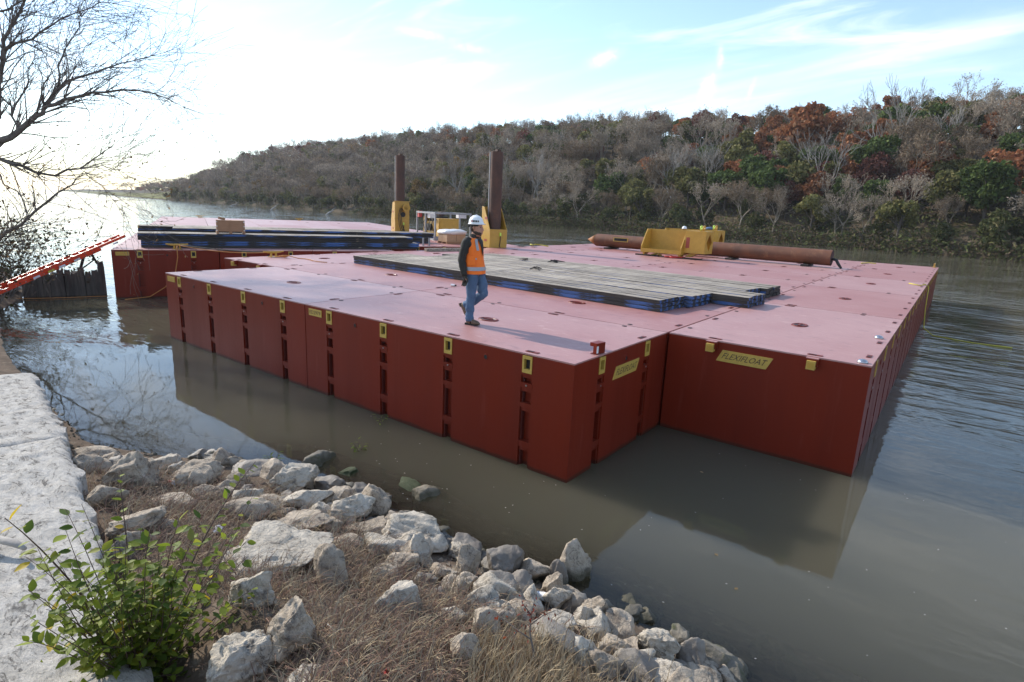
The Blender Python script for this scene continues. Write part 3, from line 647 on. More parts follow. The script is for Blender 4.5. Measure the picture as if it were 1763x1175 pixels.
for i, (rg, k, xx, yy, s, rz) in enumerate(forest[IND:]):
    v, f, c = lowpoly(k)
    keep = max(.10, min(1, 220/rg)**2)
    nq = int(len(f)*min(1, keep*1.2)); sel = np.random.default_rng(i).permutation(len(f))[:nq]
    vv = v.reshape(-1, 4, 3)[sel]; cc = c.reshape(-1, 4, 3)[sel]
    cen = vv.mean(1, keepdims=True); vv = cen+(vv-cen)*(1+.8*(1-keep))
    vv = vv.reshape(-1, 3); cc = cc.reshape(-1, 3)*FR.uniform(.8, 1.2)
    ca, sa = math.cos(rz), math.sin(rz)
    vv = np.stack([vv[:, 0]*ca-vv[:, 1]*sa, vv[:, 0]*sa+vv[:, 1]*ca, vv[:, 2]], 1)*s+np.array([xx, yy, hz_(xx, yy)])
    AV.append(vv); AC.append(cc); AF.append(np.arange(len(vv)).reshape(-1, 4)+off); off += len(vv)
stuff(obj('distant_wood', fast_mesh('distant_wood', np.concatenate(AV), np.concatenate(AF), ['leaf'], np.concatenate(AC))), 'grey and brown winter wood covering the far slope upriver', 'wood')
print('FOREST', len(forest), 'quads in mass', off//4)
# tall individual trees that stand out on the slope
def hill_at(px, d):
    """ground point of the far slope, d metres behind the bank, in the direction of a photo column"""
    dr = ray(px, 400); dr = Vector((dr.x, dr.y, 0)).normalized(); t = 60
    while t < 900:
        p = CAM+dr*t
        if p.y-yb(p.x) >= d: return p
        t += .5
    return p
p = hill_at(1512, 24); place_tree('pale0', p.x, p.y, 1.35, 1.0, label='tall white-limbed leafless tree rising above the evergreens on the far slope', sz=1.1)
p = hill_at(1400, 12); place_tree('pale1', p.x, p.y, 1.15, 2.0, label='pale leafless tree leaning over rust-red foliage near the far waterline')
p = hill_at(1350, 30); place_tree('rust1', p.x, p.y, 1.75, .6, label='broad orange-rust oak crown, largest on the far slope')
p = hill_at(1185, 48); place_tree('maroon0', p.x, p.y, 1.25, .2, label='round dark maroon crown on the far ridge')
p = hill_at(1260, 30); place_tree('olive1', p.x, p.y, 1.3, 2.2, label='large pale olive-green crown beside the rust oak')
# undergrowth on the far bank
rs = np.random.default_rng(3); P = []
while len(P) < 70000:
    xx = 70-480*rs.random()**1.3; dd = -.6+rs.random()**1.3*34; yy = yb(xx)+dd
    if noise.noise(Vector((xx*.12, yy*.12, 1)))+.35 < rs.random()*.7: continue
    P.append((xx, yy, hz_(xx, yy)+rs.random()**1.6*3.6))
while len(P) < 98000:
    xx = 70-230*rs.random(); dd = -.9+rs.random()**1.5*3.2; yy = yb(xx)+dd
    P.append((xx, yy, max(0.05, hz_(xx, yy))+rs.random()**1.7*2.2))
while len(P) < 132000:
    xx = 70-420*rs.random(); dd = 48+rs.random()*75; yy = yb(xx)+dd
    P.append((xx, yy, hz_(xx, yy)+rs.random()**1.3*5.0))
P = np.array(P)
V, F, C = leaf_quads(rs, P, .19, [(.10, .115, .04), (.13, .135, .052), (.075, .088, .034), (.15, .115, .075), (.12, .09, .06), (.10, .08, .052)], elong=1.5)
stuff(obj('undergrowth', fast_mesh('undergrowth', V, F, ['leaf'], C)), 'tangled brown and green undergrowth along the far bank', 'undergrowth')
# fallen timber along the far waterline
for i, (x0, y0, x1, y1, r) in enumerate([(868, 379, 925, 374, .13), (905, 378, 942, 376, .1), (1210, 417, 1236, 410, .12), (465, 358, 476, 354, .25), (560, 366, 575, 361, .25), (395, 351, 412, 349.5, .3)]):
    a = at(x0, y0+4, 0); rg = (a-CAM).length; c = at(x1, y0+4, 0); c = a+(c-a)*1.0; c.z = .3+(y0-y1)*rg/1000
    b = MB(); md = a.lerp(c, .5)+Vector((0, .4, .25))
    b.tube([a-Vector((0, 0, .3)), a.lerp(md, .6), md, c], [r, r*.9, r*.75, r*.3], 'drift', 7)
    br = md+Vector((.5, 1.2, 1.1)); b.tube([md, md.lerp(br, .5)+Vector((0, 0, .2)), br], [r*.5, r*.35, r*.15], 'drift', 5)
    tag(b.build('fallen_log', smooth=True), 'bleached driftwood log lying at the far waterline', 'log', 'driftwood logs across the river')

# ------------------------------------------------------------------ sectional barges
S20, W10 = 6.096, 3.048
PITCHL = 1.524
def text_faces(txt, size, extrude=0.0):
    cu = bpy.data.curves.new('t', 'FONT'); cu.body = txt; cu.size = size; cu.align_x = 'CENTER'; cu.align_y = 'CENTER'; cu.resolution_u = 2
    o = bpy.data.objects.new('t', cu); COL.objects.link(o); dg = bpy.context.evaluated_depsgraph_get(); dg.update()
    me = o.evaluated_get(dg).to_mesh(); vs = [tuple(v.co) for v in me.vertices]; fs = [tuple(p.vertices) for p in me.polygons]
    o.evaluated_get(dg).to_mesh_clear(); bpy.data.objects.remove(o); bpy.data.curves.remove(cu); return vs, fs
# shared sub-part meshes, built on a wall in the XZ plane facing -Y (y<0 is outward)
b = MB()        # yellow socket frame around a square opening
for (x0, x1, z0, z1) in ((-.082, -.052, -.122, .122), (.052, .082, -.122, .122), (-.052, .052, .078, .122), (-.052, .052, -.122, -.066)):
    b.bb((x0, -.012, z0), (x1, .05, z1), 'lockyellow')
b.bb((-.052, .045, -.066), (.052, .05, .078), 'black'); b.bb((-.0995, .0, -.122), (-.0825, .09, .136), 'hull'); b.bb((.0825, .0, -.122), (.0995, .09, .136), 'hull'); b.bb((-.0995, .0, -.16), (.0995, .09, -.1225), 'hull')
ME_SOCK = b.mesh('lock_socket')
b = MB()        # guide: cross bars in the slot below the socket, with a bright pin
for z0, z1, y in ((-.36, -.30, .02), (-.50, -.43, -.004), (-.56, -.50, .015), (-.80, -.73, .004), (-.86, -.80, .03), (-1.40, -1.31, .006), (-1.46, -1.40, .03)): b.bb((-.099, y, z0), (.099, .099, z1), 'hull')
b.bb((.066, .022, -1.95), (.099, .0985, -.30), 'hull'); b.bb((-.099, .04, -1.95), (-.076, .0985, -.30), 'recess')
b.cyl((0, -.012, -.465), (0, .0, -.465), .014, 'steel', 8)
ME_GUIDE = b.mesh('lock_guide')
b = MB()        # round port with a raised ring
r0 = [(.045*math.cos(a), -.008, .045*math.sin(a)) for a in [i*math.pi/8 for i in range(16)]]
r1 = [(.034*math.cos(a), -.010, .034*math.sin(a)) for a in [i*math.pi/8 for i in range(16)]]
rb = [(.048*math.cos(a), .002, .048*math.sin(a)) for a in [i*math.pi/8 for i in range(16)]]
b.rings([rb, r0, r1], 'hull', False); b.add([(p[0]*.98, -.004, p[2]*.98) for p in r1], [tuple(range(16))], 'black')
ME_PORT = b.mesh('drain_port')
b = MB()        # projecting lock arm with yellow end block
b.bb((-.085, -.10, -.06), (.085, .0, .055), 'hull'); b.bb((-.06, -.155, -.10), (.06, -.03, .03), 'lockyellow'); b.bb((-.045, -.1585, -.075), (.045, -.1555, .005), 'yellow'); b.bb((-.085, -.10, .055), (.085, .0, .065), 'deck')
ME_ARM = b.mesh('lock_arm')
b = MB()        # deck lock cover: a rectangular recess lid standing a few mm proud
b.bb((-.105, -.034, .004), (.105, .034, .009), 'hull'); b.bb((-.085, -.022, .0092), (.02, .022, .0125), 'dark')
ME_LID = b.mesh('lock_cover')
b = MB()
n = 18
def ell(rx, ry, z): return [(rx*math.cos(2*math.pi*i/n), ry*math.sin(2*math.pi*i/n), z) for i in range(n)]
b.rings([ell(.21, .15, .003), ell(.20, .14, .016), ell(.165, .105, .016), ell(.155, .095, .006)], 'hull', False); b.add(ell(.156, .096, .007), [tuple(range(n))], 'dark'); b.bb((-.10, -.02, .008), (.10, .02, .02), 'hull')
ME_HATCH = b.mesh('deck_hatch')
b = MB(); b.rings([ell(.05, .04, .003), ell(.046, .036, .008)], 'dark', True); ME_DRAIN = b.mesh('deck_drain')
def name_plate(txt, wd, ht, slant, name='name_plate'):
    b = MB(); b.prism([(-wd/2-slant, -ht/2), (wd/2-slant, -ht/2), (wd/2+slant, ht/2), (-wd/2+slant, ht/2)], 1, -.012, -.001, 'lockyellow')
    vs, fs = text_faces(txt, ht*.72); xs = [v[0] for v in vs]; k = (wd*.86)/(max(xs)-min(xs))
    b.add([(v[0]*k+v[1]*2*slant/ht, -.0145, v[1]) for v in vs], [f for f in fs], 'boot' if False else 'rust')
    return b.mesh(name)
ME_BRAND = name_plate('FLEXIFLOAT', .78, .19, .045)
ME_ID = name_plate('ED2979', .40, .13, 0, 'number_plate')
b = MB(); b.bb((-.20, -.012, -.065), (.20, -.001, .065), 'lockyellow'); b.bb((-.185, -.0135, -.052), (.185, -.0122, .052), 'yellow'); ME_ID2 = b.mesh('number_plate')      # characters not legible in the photo
ME_BOTTOM = -0.42
PLATE_CACHE = {}
def wall_frame(side, x0, y0, x1, y1):
    """local frame on one side of a float: origin, along, outward, and rotation for meshes facing -Y"""
    return {'S': ((x0, y0), (1, 0), 0.0, x1-x0), 'E': ((x1, y0), (0, 1), math.pi/2, y1-y0), 'N': ((x1, y1), (-1, 0), math.pi, x1-x0), 'W': ((x0, y1), (0, -1), -math.pi/2, y1-y0)}[side]
def make_float(barge, x0, y0, x1, y1, sides=(), keys=(), plates=(), label=None, hatch=True, lids=True, plain=()):
    g = .012; x0 += g; x1 -= g; y0 += g; y1 -= g
    ins = {s: (.10 if (s in sides) else 0.0) for s in 'SENW'}
    b = MB()
    b.bb((x0+ins['W'], y0+ins['S'], ME_BOTTOM), (x1-ins['E'], y1-ins['N'], DECK-.022), 'hull')
    b.bb((x0, y0, DECK-.0215), (x1, y1, DECK), 'deck')
    f = b.build('pontoon', barge)
    if label: f['label'] = label
    for s in sides:
        (ox, oy), (ax, ay), rz, ln = wall_frame(s, x0, y0, x1, y1)
        centers = [PITCHL/2+k*PITCHL for k in range(int(round(ln/PITCHL)))]
        centers = [c*ln/(len(centers)*PITCHL) for c in centers]
        if s in keys: centers_slot = []
        else: centers_slot = centers
        edges = [0.0]+[q for c in centers_slot for q in (c-.1, c+.1)]+[ln]
        ins0 = .1005 if s in 'SN' else 0.1005
        for i in range(0, len(edges), 2):
            a, c = edges[i], edges[i+1]
            # corner pieces of the E/W sides stop short of the S/N plates so that nothing overlaps
            if s in 'EW':
                if i == 0 and ({'E': 'S', 'W': 'N'}[s] in sides): a += .1005
                if i == len(edges)-2 and ({'E': 'N', 'W': 'S'}[s] in sides): c -= .1005
            pb = MB(); pb.bb((a+.0, 0, ME_BOTTOM), (c, .0995, DECK-.023), 'hull')
            p = pb.build('side_plate', f, (ox, oy, 0), (0, 0, rz))
        if s in keys:
            for c in centers: obj('lock_arm', ME_ARM, f, (ox+ax*c, oy+ay*c, DECK-.075), (0, 0, rz))
        else:
            for c in centers_slot:
                obj('lock_guide', ME_GUIDE, f, (ox+ax*c, oy+ay*c, DECK-.0), (0, 0, rz))
                obj('lock_socket', ME_SOCK, f, (ox+ax*c, oy+ay*c, DECK-.16), (0, 0, rz))
        for k in range(len(centers)-1):
            if k % 2 == 0 or len(centers) == 2:
                c = (centers[k]+centers[k+1])/2
                obj('drain_port', ME_PORT, f, (ox+ax*c, oy+ay*c, DECK-.19), (0, 0, rz))
        for c in centers:
            nx, ny_ = -math.sin(rz)*-1, math.cos(rz)*-1
            if lids: obj('lock_cover', ME_LID, f, (ox+ax*c-nx*.11*0+(-ay)*.11, oy+ay*c+ax*.11, DECK), (0, 0, rz))
    for (s, along, dz, me) in plates:
        (ox, oy), (ax, ay), rz, ln = wall_frame(s, x0, y0, x1, y1)
        nm = me.name.split('.')[0]
        obj(nm, me, f, (ox+ax*along, oy+ay*along, DECK-dz), (0, 0, rz))
    cx, cy = (x0+x1)/2, (y0+y1)/2
    if hatch: obj('deck_hatch', ME_HATCH, f, (cx+.3*((x1-x0) > 4), cy, DECK), (0, 0, 0 if x1-x0 > y1-y0 else math.pi/2))
    # lock covers along the seams that are not exposed
    for s in 'SENW':
        if s in sides or not lids: continue
        (ox, oy), (ax, ay), rz, ln = wall_frame(s, x0, y0, x1, y1)
        n_ = int(round(ln/PITCHL))
        for k in range(n_):
            c = (k+.5)*ln/n_
            obj('lock_cover' if (k+ord(s)) % 2 else 'deck_drain', ME_LID if (k+ord(s)) % 2 else ME_DRAIN, f, (ox+ax*c-ay*.10, oy+ay*c+ax*.10, DECK), (0, 0, rz))
    return f
main_barge = thing('sectional_barge', 'wide red steel barge of locked pontoons with a worker walking on its deck', 'barge', (0, 0, 0))
make_float(main_barge, -2*S20, 0, -S20, W10, 'SW', plates=[('S', .33, .13, ME_ID2)], label='pontoon at the outer end of the front row')
make_float(main_barge, -S20, 0, 0, W10, 'SE', plates=[('S', .33, .13, ME_ID), ('E', W10/2+.02, .36, ME_BRAND)], label='front corner pontoon below the worker, yellow name plate on its end')
VEND = 30.46; cols = [3.048+(VEND-3.048)*i/5 for i in range(6)]
for i in range(5):
    sd_ = 'SE' if i == 0 else ('NE' if i == 4 else 'E')
    make_float(main_barge, 0.015, cols[i], W10, cols[i+1], sd_, keys=('S',), plates=[('S', W10/2-.25, .235, ME_BRAND)] if i == 0 else [], label='right-hand end pontoon with name plate and two yellow lock arms' if i == 0 else None)
    make_float(main_barge, -2*S20-W10, cols[i], -2*S20, cols[i+1], 'SW' if i == 0 else ('NW' if i == 4 else 'W'), keys=('S',))
for r in range(9):
    y0 = W10+(VEND-W10)*r/9; y1 = W10+(VEND-W10)*(r+1)/9
    for c in range(2): make_float(main_barge, -2*S20+c*S20, y0, -S20+c*S20, y1, 'N' if r == 8 else '', hatch=(r < 2 or r > 6))
# lock bracket and round tie-downs on the deck belong to the barge
b = MB(); b.bb((-.10, -.03, 0.004), (.10, .03, .16), 'hull'); b.bb((-.10, -.033, .02), (-.06, -.0305, .12), 'white'); b.bb((-.10, .03, .11), (.10, .09, .16), 'hull')
p = at(1031, 609, DECK); b.build('lock_bracket', main_barge, (p.x, p.y, DECK), (0, 0, 1.45))
for q in ((1513, 583), (1485, 625)):
    b = MB(); b.rings([ell(.075, .075, .002), ell(.07, .07, .02), ell(.05, .05, .045), ell(.02, .02, .055)], 'steel'); p = at(*q, DECK); b.build('tie_down', main_barge, (p.x, p.y, DECK), smooth=True)

E2 = math.radians(65.5)
LB0 = Vector((-19.46, 1.25, 0))
left_barge = thing('sectional_barge', 'long red steel barge stacked with timber mats, moored behind the wide barge', 'barge', LB0, E2)
def lb(s, e, z=DECK): return LB0+Vector((math.cos(E2)*s-math.sin(E2)*e, math.sin(E2)*s+math.cos(E2)*e, z))
for i in range(6):
    for k in range(3):
        e0 = 0.0 if i < 3 else 3.05
        x0, x1 = (i*3.35, (i+1)*3.35) if i < 3 else (10.05+(i-3)*2.75, 10.05+(i-2)*2.75)
        y0, y1 = e0+k*(36.6-e0)/3, e0+(k+1)*(36.6-e0)/3
        sd_ = ('S' if k == 0 else '')+('W' if i == 0 else '')+('E' if i == 5 or (i == 2 and k == 0) else '')+('N' if k == 2 else '')
        make_float(left_barge, x0, y0, x1, y1, sd_, plates=[('S', .32, .14, ME_ID2)] if (i, k) == (0, 0) else [], lids=(k == 0), hatch=(k != 1))

# ------------------------------------------------------------------ cleats and ropes
def cleat(p, rz, label):
    t = thing('mooring_cleat', label, 'cleat', p, rz)
    b = MB(); b.bb((-.16, -.10, .003), (.16, .10, .02), 'yellow'); b.build('base', t)
    for s in (-1, 1):
        b = MB(); b.cyl((s*.09, 0, .02), (s*.08, 0, .15), .035, 'yellow', 10); b.build('post', t, smooth=0.6)
    b = MB(); b.tube([(-.36, 0, .19), (-.2, 0, .165), (0, 0, .16), (.2, 0, .165), (.36, 0, .19)], [.022, .035, .042, .035, .022], 'yellow', 10); b.build('horn', t, smooth=0.8)
    return t
c1 = at(273, 429, DECK); c1 = lb(2.0, .28)
c2 = at(461, 441, DECK); c2 = Vector((-14.9, 4.6, DECK))
c3 = Vector((2.85, 30.2, DECK))
cleat(c1, E2, 'yellow steel cleat with an orange rope at the edge of the left barge')
cleat(c2, math.pi/2*.95, 'yellow steel cleat wound with orange rope on the wide barge')
cleat(c3, math.pi/2, 'small yellow cleat on the outer corner of the wide barge')
cleat(lb(3.0, 36.2), E2, 'yellow cleat at the far end of the left barge')
cleat(lb(11.5, 36.2), E2, 'second yellow cleat along the far end of the left barge')
def sag(a, b_, drop, n=10): return [a.lerp(b_, i/n)-Vector((0, 0, drop*4*(i/n)*(1-i/n))) for i in range(n+1)]
def rope(pts, r, mat, label, name='rope'):
    b = MB(); b.tube(pts, r, mat, 6); return tag(b.build(name, smooth=True), label, 'rope')
z_ = Vector((0, 0, .16))
d_ = lb(0, 0, 0)-lb(0, 1, 0)
down = [c1+z_, c1+d_*.30+Vector((0, 0, .05)), c1+d_*.42+Vector((0, 0, -.25)), c1+d_*.5+lb(-.1, 0, 0)-LB0+Vector((0, 0, -.75)), c1+d_*.5+lb(-.45, 0, 0)-LB0+Vector((0, 0, -1.3)), c1+d_*.55+lb(-.95, 0, 0)-LB0+Vector((0, 0, -1.63)), c1+d_*.6+lb(-1.7, 0, 0)-LB0+Vector((0, 0, -1.70))]
rope(down, .016, 'rope_o', 'orange rope hanging in a curve down the side of the left barge')
rope(sag(c1+z_, c2+z_, .12), .014, 'rope_o', 'orange mooring line stretched between two yellow cleats')
rope(sag(c1+z_+d_*-.1, c2+z_+Vector((-.2, 0, -.02)), .05), .024, 'rope_k', 'dark braided mooring line running beside the orange line')
coil = [c2+Vector((.25+.22*math.cos(a)*(1-.03*a)+.02*a, .1+.15*math.sin(a), .022+.004*a)) for a in [i*.4 for i in range(48)]]
coil += [c2+Vector((.9+i*.32, .35+.1*math.sin(i*1.3), .02)) for i in range(6)]
rope(coil, .014, 'rope_o', 'loose coil of orange rope lying at the foot of a cleat')
a = at(1600, 491, DECK+.02); dn = at(1578, 575, 0)
yr = [at(1565, 488, DECK+.02), at(1585, 492, DECK+.02), Vector((2.98, a.y, DECK+.03)), Vector((3.10, a.y, DECK-.05)), Vector((3.13, a.y-.1, DECK-.8)), Vector((3.2, a.y-.3, .25)), Vector((3.5, a.y-.2, .02)), Vector((4.6, a.y-.6, .015)), Vector((5.6, a.y-.5, .015))]
rope(yr, .017, 'rope_y', 'yellow rope over the side of the wide barge trailing in the water')
rope([at(1483, 453.5, DECK+.02), at(1495, 452.8, DECK+.02), at(1508, 454.2, DECK+.02)], .03, 'rope_y', 'short yellow rope lying on the far edge of the wide barge deck')
pl = [at(913, 421, DECK+.03), at(918, 422.5, DECK+.1), at(922, 421, DECK+.06), at(930, 422, DECK+.02), at(944, 424.5, DECK+.02)]
rope(pl, .03, 'rope_y', 'tangle of yellow rope on the deck beside the spud')
so = [at(x_, y_, .03) for x_, y_ in ((-30, 512), (20, 514), (70, 514), (120, 512.5), (160, 511), (192, 510))]
rope(so, .012, 'rope_o', 'thin orange line floating along the shore by the old pilings')

# ------------------------------------------------------------------ timber mats: three layers of planks, edges painted blue
MR = random.Random(21)
def plank_mesh(L, wd, th, top, side, end):
    n = 7; b = MB(); vs = []; js = [MR.uniform(-.012, .012) for _ in range(4)]
    for i in range(n+1):
        x_ = L*i/n; j = [MR.uniform(-.0015, .0015), MR.uniform(-.0015, .0015), MR.uniform(-.005, .005), MR.uniform(-.005, .005)]
        vs += [(x_, -wd/2+j[0], -th/2), (x_, wd/2+j[1], -th/2), (x_, wd/2+j[1], th/2+j[2]), (x_, -wd/2+j[0], th/2+j[3])]
    ft = [(4*i+3, 4*i+2, 4*i+6, 4*i+7)[::-1] for i in range(n)]; fb = [(4*i, 4*i+1, 4*i+5, 4*i+4)[::-1] for i in range(n)]
    fs = [(4*i, 4*i+3, 4*i+7, 4*i+4)[::-1] for i in range(n)]+[(4*i+1, 4*i+2, 4*i+6, 4*i+5) for i in range(n)]
    b.add(vs, ft, top); o = b.mi(side); b.f += fb+fs; b.m += [o]*len(fb+fs); o = b.mi(end); b.f += [(0, 1, 2, 3), (4*n+3, 4*n+2, 4*n+1, 4*n)]; b.m += [o]*2
    return b.mesh('plank')
PLK = {}
def mat_stackless(label, origin, rz, L, W, T=.255, blue=.6, group=None, nw=4, top='wood_top'):
    """one laminated timber mat; origin is its lower near corner, x along the length"""
    t = thing('timber_mat', label, 'timber mat', origin, rz, group)
    th = T/3; pw = W/nw
    for l in range(3):
        for k in range(nw):
            if l < 2 and 0 < k < nw-1 and nw > 3 and l == 1 and k != 2: pass
            side = 'wood_blue' if MR.random() < blue else 'wood_side'
            key = (round(L, 2), round(pw, 3), l == 2, side, MR.randrange(4), top)
            if key not in PLK: PLK[key] = plank_mesh(L, pw-.003, th-.010, top if l == 2 else 'wood_side', side, 'wood_blue' if blue > .2 else 'wood_side')
            dx = MR.uniform(-.018, .018); 
            obj('plank', PLK[key], t, (dx, (k+.5)*pw, (l+.5)*th+.004+(MR.uniform(-.004, .004) if l == 2 else 0)), (0, MR.uniform(-.0008, .0008), MR.uniform(-.0003, .0003)))
    return t
A4 = math.atan2(-.74, 10.66)
mo = Vector((-11.92, 5.65, DECK)); ml = Vector((math.cos(A4), math.sin(A4), 0)); mw = Vector((-ml.y, ml.x, 0))
for i, (off, prot, blue, lb_) in enumerate([(0, 0, .65, 'weathered timber mat at the front of the deck row, its side passing behind the worker'), (1.14, .15, .95, 'timber mat with bright blue end, second in the deck row'), (2.28, .98, .6, 'timber mat sticking out farthest past its blue-ended neighbours'), (3.42, .78, .85, 'timber mat fourth in the deck row, only its blue corner showing'), (4.52, .95, .15, 'black-ended timber mat at the back of the deck row')]):
    o = mo+mw*off
    mat_stackless(lb_, o+ml*(prot-.3*(i % 2)), A4, 10.98+.3*(i % 2)-(.3 if i > 2 else 0), 1.12, blue=blue)
def lmat(s, e, z, L, blue, label, W=1.2): return mat_stackless(label, lb(s, e, DECK+z), E2, L, W, T=.26, blue=blue)
lmat(.85, .95, 0, 10.6, .8, 'lower blue-edged timber mat of the front stack on the left barge')
lmat(.75, .98, .265, 10.4, .12, 'upper black timber mat of the front stack on the left barge')
lmat(1.6, 5.2, 0, 11.9, .4, 'lower timber mat of the middle stack on the left barge')
lmat(1.75, 5.25, .265, 12.0, .75, 'upper blue-streaked timber mat of the middle stack on the left barge')
lmat(.4, 6.6, 0, 11.4, .2, 'lower dark timber mat of the rear stack on the left barge')
lmat(.35, 6.65, .265, 11.6, .15, 'upper dark timber mat of the rear stack on the left barge')
lmat(.1, 13.0, 0, 11.2, .2, 'single dark timber mat lying alone behind the stacks on the left barge')

# ------------------------------------------------------------------ crate on the front stack
ct = thing('wooden_crate', 'reddish plywood crate on battens standing on the front timber stack', 'crate', lb(3.35, 1.05, DECK+.535), E2)
b = MB(); b.bb((0, 0, .10), (.98, .7, .52), 'crate'); b.build('box', ct)
for xx in (0.0, .47, .94):
    b = MB(); b.bb((xx-.02, -.025, 0), (xx+.06, .72, .098), 'crate'); b.build('batten', ct)
    b = MB(); b.bb((xx-.01, -.022, .10), (xx+.05, -.002, .53), 'crate'); b.build('cleat_strip', ct)
for xx in (.01, .96):
    for zz in (.14, .30, .47):
        b = MB(); b.bb((xx-.025, -.028, zz-.018), (xx+.025, -.0225, zz+.018), 'steel'); b.build('corner_clip', ct)
b = MB(); b.box((0, 0, .05), (.24, .2, .085), 'crate', Matrix.Rotation(.22, 3, 'Y')); tag(b.build('wood_block', None, lb(3.55, 1.4, DECK+.535+.53), (0, 0, E2)), 'small offcut of wood resting on the plywood crate', 'wood block')

# ------------------------------------------------------------------ spuds in yellow wells
def spud(p, rz, rng, label, reel, top):
    t = thing('spud', label, 'spud', (p.x, p.y, DECK), rz)
    b = MB(); b.bb((-.46, -.5, .003), (.46, .5, .92), 'yellow'); b.build('well_box', t)
    if not reel:
        for s in (-1, 1):
            b = MB(); b.prism([(-.46, .925), (.42, .925), (-.22, 2.0), (-.46, 2.05)], 1, s*.5-.03*(s > 0), s*.5+.03*(s < 0), 'yellow'); b.build('gusset', t)
        b = MB(); b.bb((-.46, -.468, .925), (-.41, .468, 2.03), 'yellow'); b.build('back_plate', t)
    else:
        b = MB(); b.prism([(-.46, .925), (.46, .925), (.46, 2.1), (-.10, 2.1)], 1, -.5, -.44, 'yellow'); b.build('gusset', t)
        b = MB(); b.prism([(-.46, .925), (.46, .925), (.46, 2.1), (-.10, 2.1)], 1, .44, .5, 'yellow'); b.build('gusset', t)
        b = MB(); b.bb((.40, -.5, .925), (.465, .438, 2.12), 'yellow'); b.bb((.38, -.56, 2.122), (.5, .56, 2.17), 'yellow'); b.build('front_plate', t)
        b = MB(); b.cyl((.47, .18, 1.75), (.85, .18, 1.75), .16, 'yellow', 16); b.cyl((.62, .18, 1.75), (.78, .18, 1.75), .24, 'black', 16); b.cyl((.79, .18, 1.75), (.85, .18, 1.75), .26, 'yellow', 16); b.build('hose_reel', t, smooth=.6)
        b = MB(); b.cyl((.466, .06, 1.28), (.478, .06, 1.28), .17, 'black', 18); b.build('sheave_hole', t)
        for k in range(3):
            b = MB(); b.tube([(.62, -.02-.08*k, 1.72), (.62, -.12-.1*k, 1.2), (.60, -.05-.1*k, .6), (.62, .1-.12*k, .25), (.60, .2-.1*k, .02)], .022, 'black', 6); b.build('hose', t, smooth=True)
    # I-section pile: two flanges and a web, with a cap plate and lifting eye
    x0 = .02 if not reel else .0
    b = MB(); b.cyl((x0, 0, .3), (x0, 0, top), .31, 'rust', 28); b.build('pile', t, smooth=.6)
    gx, gy = x0-.525*.335, -.85*.335; b = MB(); b.bb((gx-.03, gy-.03, .3), (gx+.03, gy+.03, top-.02), 'galv'); b.build('guide_strip', t)
    b = MB(); b.cyl((x0-.33, 0, top+.002), (x0+.31, 0, top+.04), .02, 'rust', 6); b.bb((x0-.5, -.06, top+.002), (x0-.05, .06, top+.05), 'rust'); b.bb((x0-.08, -.1, top+.002), (x0+.2, .1, top+.10), 'rust'); b.build('cap', t)
    b = MB(); b.bb((-.485, -.2, .45), (-.4605, -.02, .75), 'rust'); b.build('latch', t)
    for z0 in (.30, 1.4):
        b = MB(); b.bb((-.12, -.506, z0), (.14, -.5005, z0+.12), 'label'); b.build('warning_label', t)
    b = MB(); b.tube([(.49, .10, .70), (.50, .1, .4), (.50, .06, .1), (.50, .1, .01)], .02, 'black', 6); b.bb((.465, .05, .58), (.51, .14, .76), 'hivis'); b.build('hook_strap', t)
    return t
pR = atr(850, 424, 30.4); pR.z = DECK
pL = atr(689, 396, 41.5); pL.z = DECK
spud(pR, math.radians(-22), 31, 'rusty steel spud in a gusseted yellow well beside the worker', False, 4.72)
spud(pL, math.radians(-25), 42, 'rusty steel spud in a yellow well with hose reel behind the stacked mats', True, 5.15)

# ------------------------------------------------------------------ hydraulic power pack on a skid
pp = thing('power_pack', 'hydraulic power pack in a grey tubular skid frame', 'power pack', at(748, 414.5, DECK), E2)
LX, LY, LZ = 2.3, 3.2, 1.5      # x along the barge front, y along its length
b = MB(); b.bb((0, 0, .01), (LX, LY, .10), 'galv'); b.build('skid_floor', pp)
for (a0, a1) in (((0, -.02, .0), (LX, .06, .24)), ((0, LY-.06, 0), (LX, LY+.02, .24)), ((-.02, .062, 0), (.06, LY-.062, .24)), ((LX-.06, .062, 0), (LX+.02, LY-.062, .24))):
    b = MB(); b.bb(a0, a1, 'galv'); b.build('skid_beam', pp)
for xx in (.7, 1.6):
    b = MB(); b.bb((xx-.12, -.023, .06), (xx+.12, -.0205, .17), 'black'); b.build('fork_pocket', pp)
for yy in (.8, 2.3):
    b = MB(); b.bb((-.023, yy-.14, .06), (-.0205, yy+.14, .17), 'black'); b.build('fork_pocket', pp)
b = MB(); b.bb((-.0235, 1.4, .07), (-.0205, 1.75, .16), 'lockyellow'); b.build('warning_label', pp)
for xx in (0, LX-.09):
    for yy in (0, LY/2, LY-.09):
        b = MB(); b.bb((xx, yy, .241), (xx+.09, yy+.09, LZ), 'galv'); b.build('frame_post', pp)
for (a0, a1) in (((-.005, 0, LZ), (.095, LY, LZ+.1)), ((LX-.095, 0, LZ), (LX+.005, LY, LZ+.1)), ((.0955, 0, LZ), (LX-.0955, .09, LZ+.1)), ((.0955, LY-.09, LZ), (LX-.0955, LY, LZ+.1))):
    b = MB(); b.bb(a0, a1, 'galv'); b.build('frame_rail', pp)
b = MB(); b.bb((.35, .25, .105), (1.6, 1.0, 1.25), 'yellow'); b.bb((.42, .2, .3), (1.5, .249, 1.15), 'yellow'); b.build('hydraulic_tank', pp)
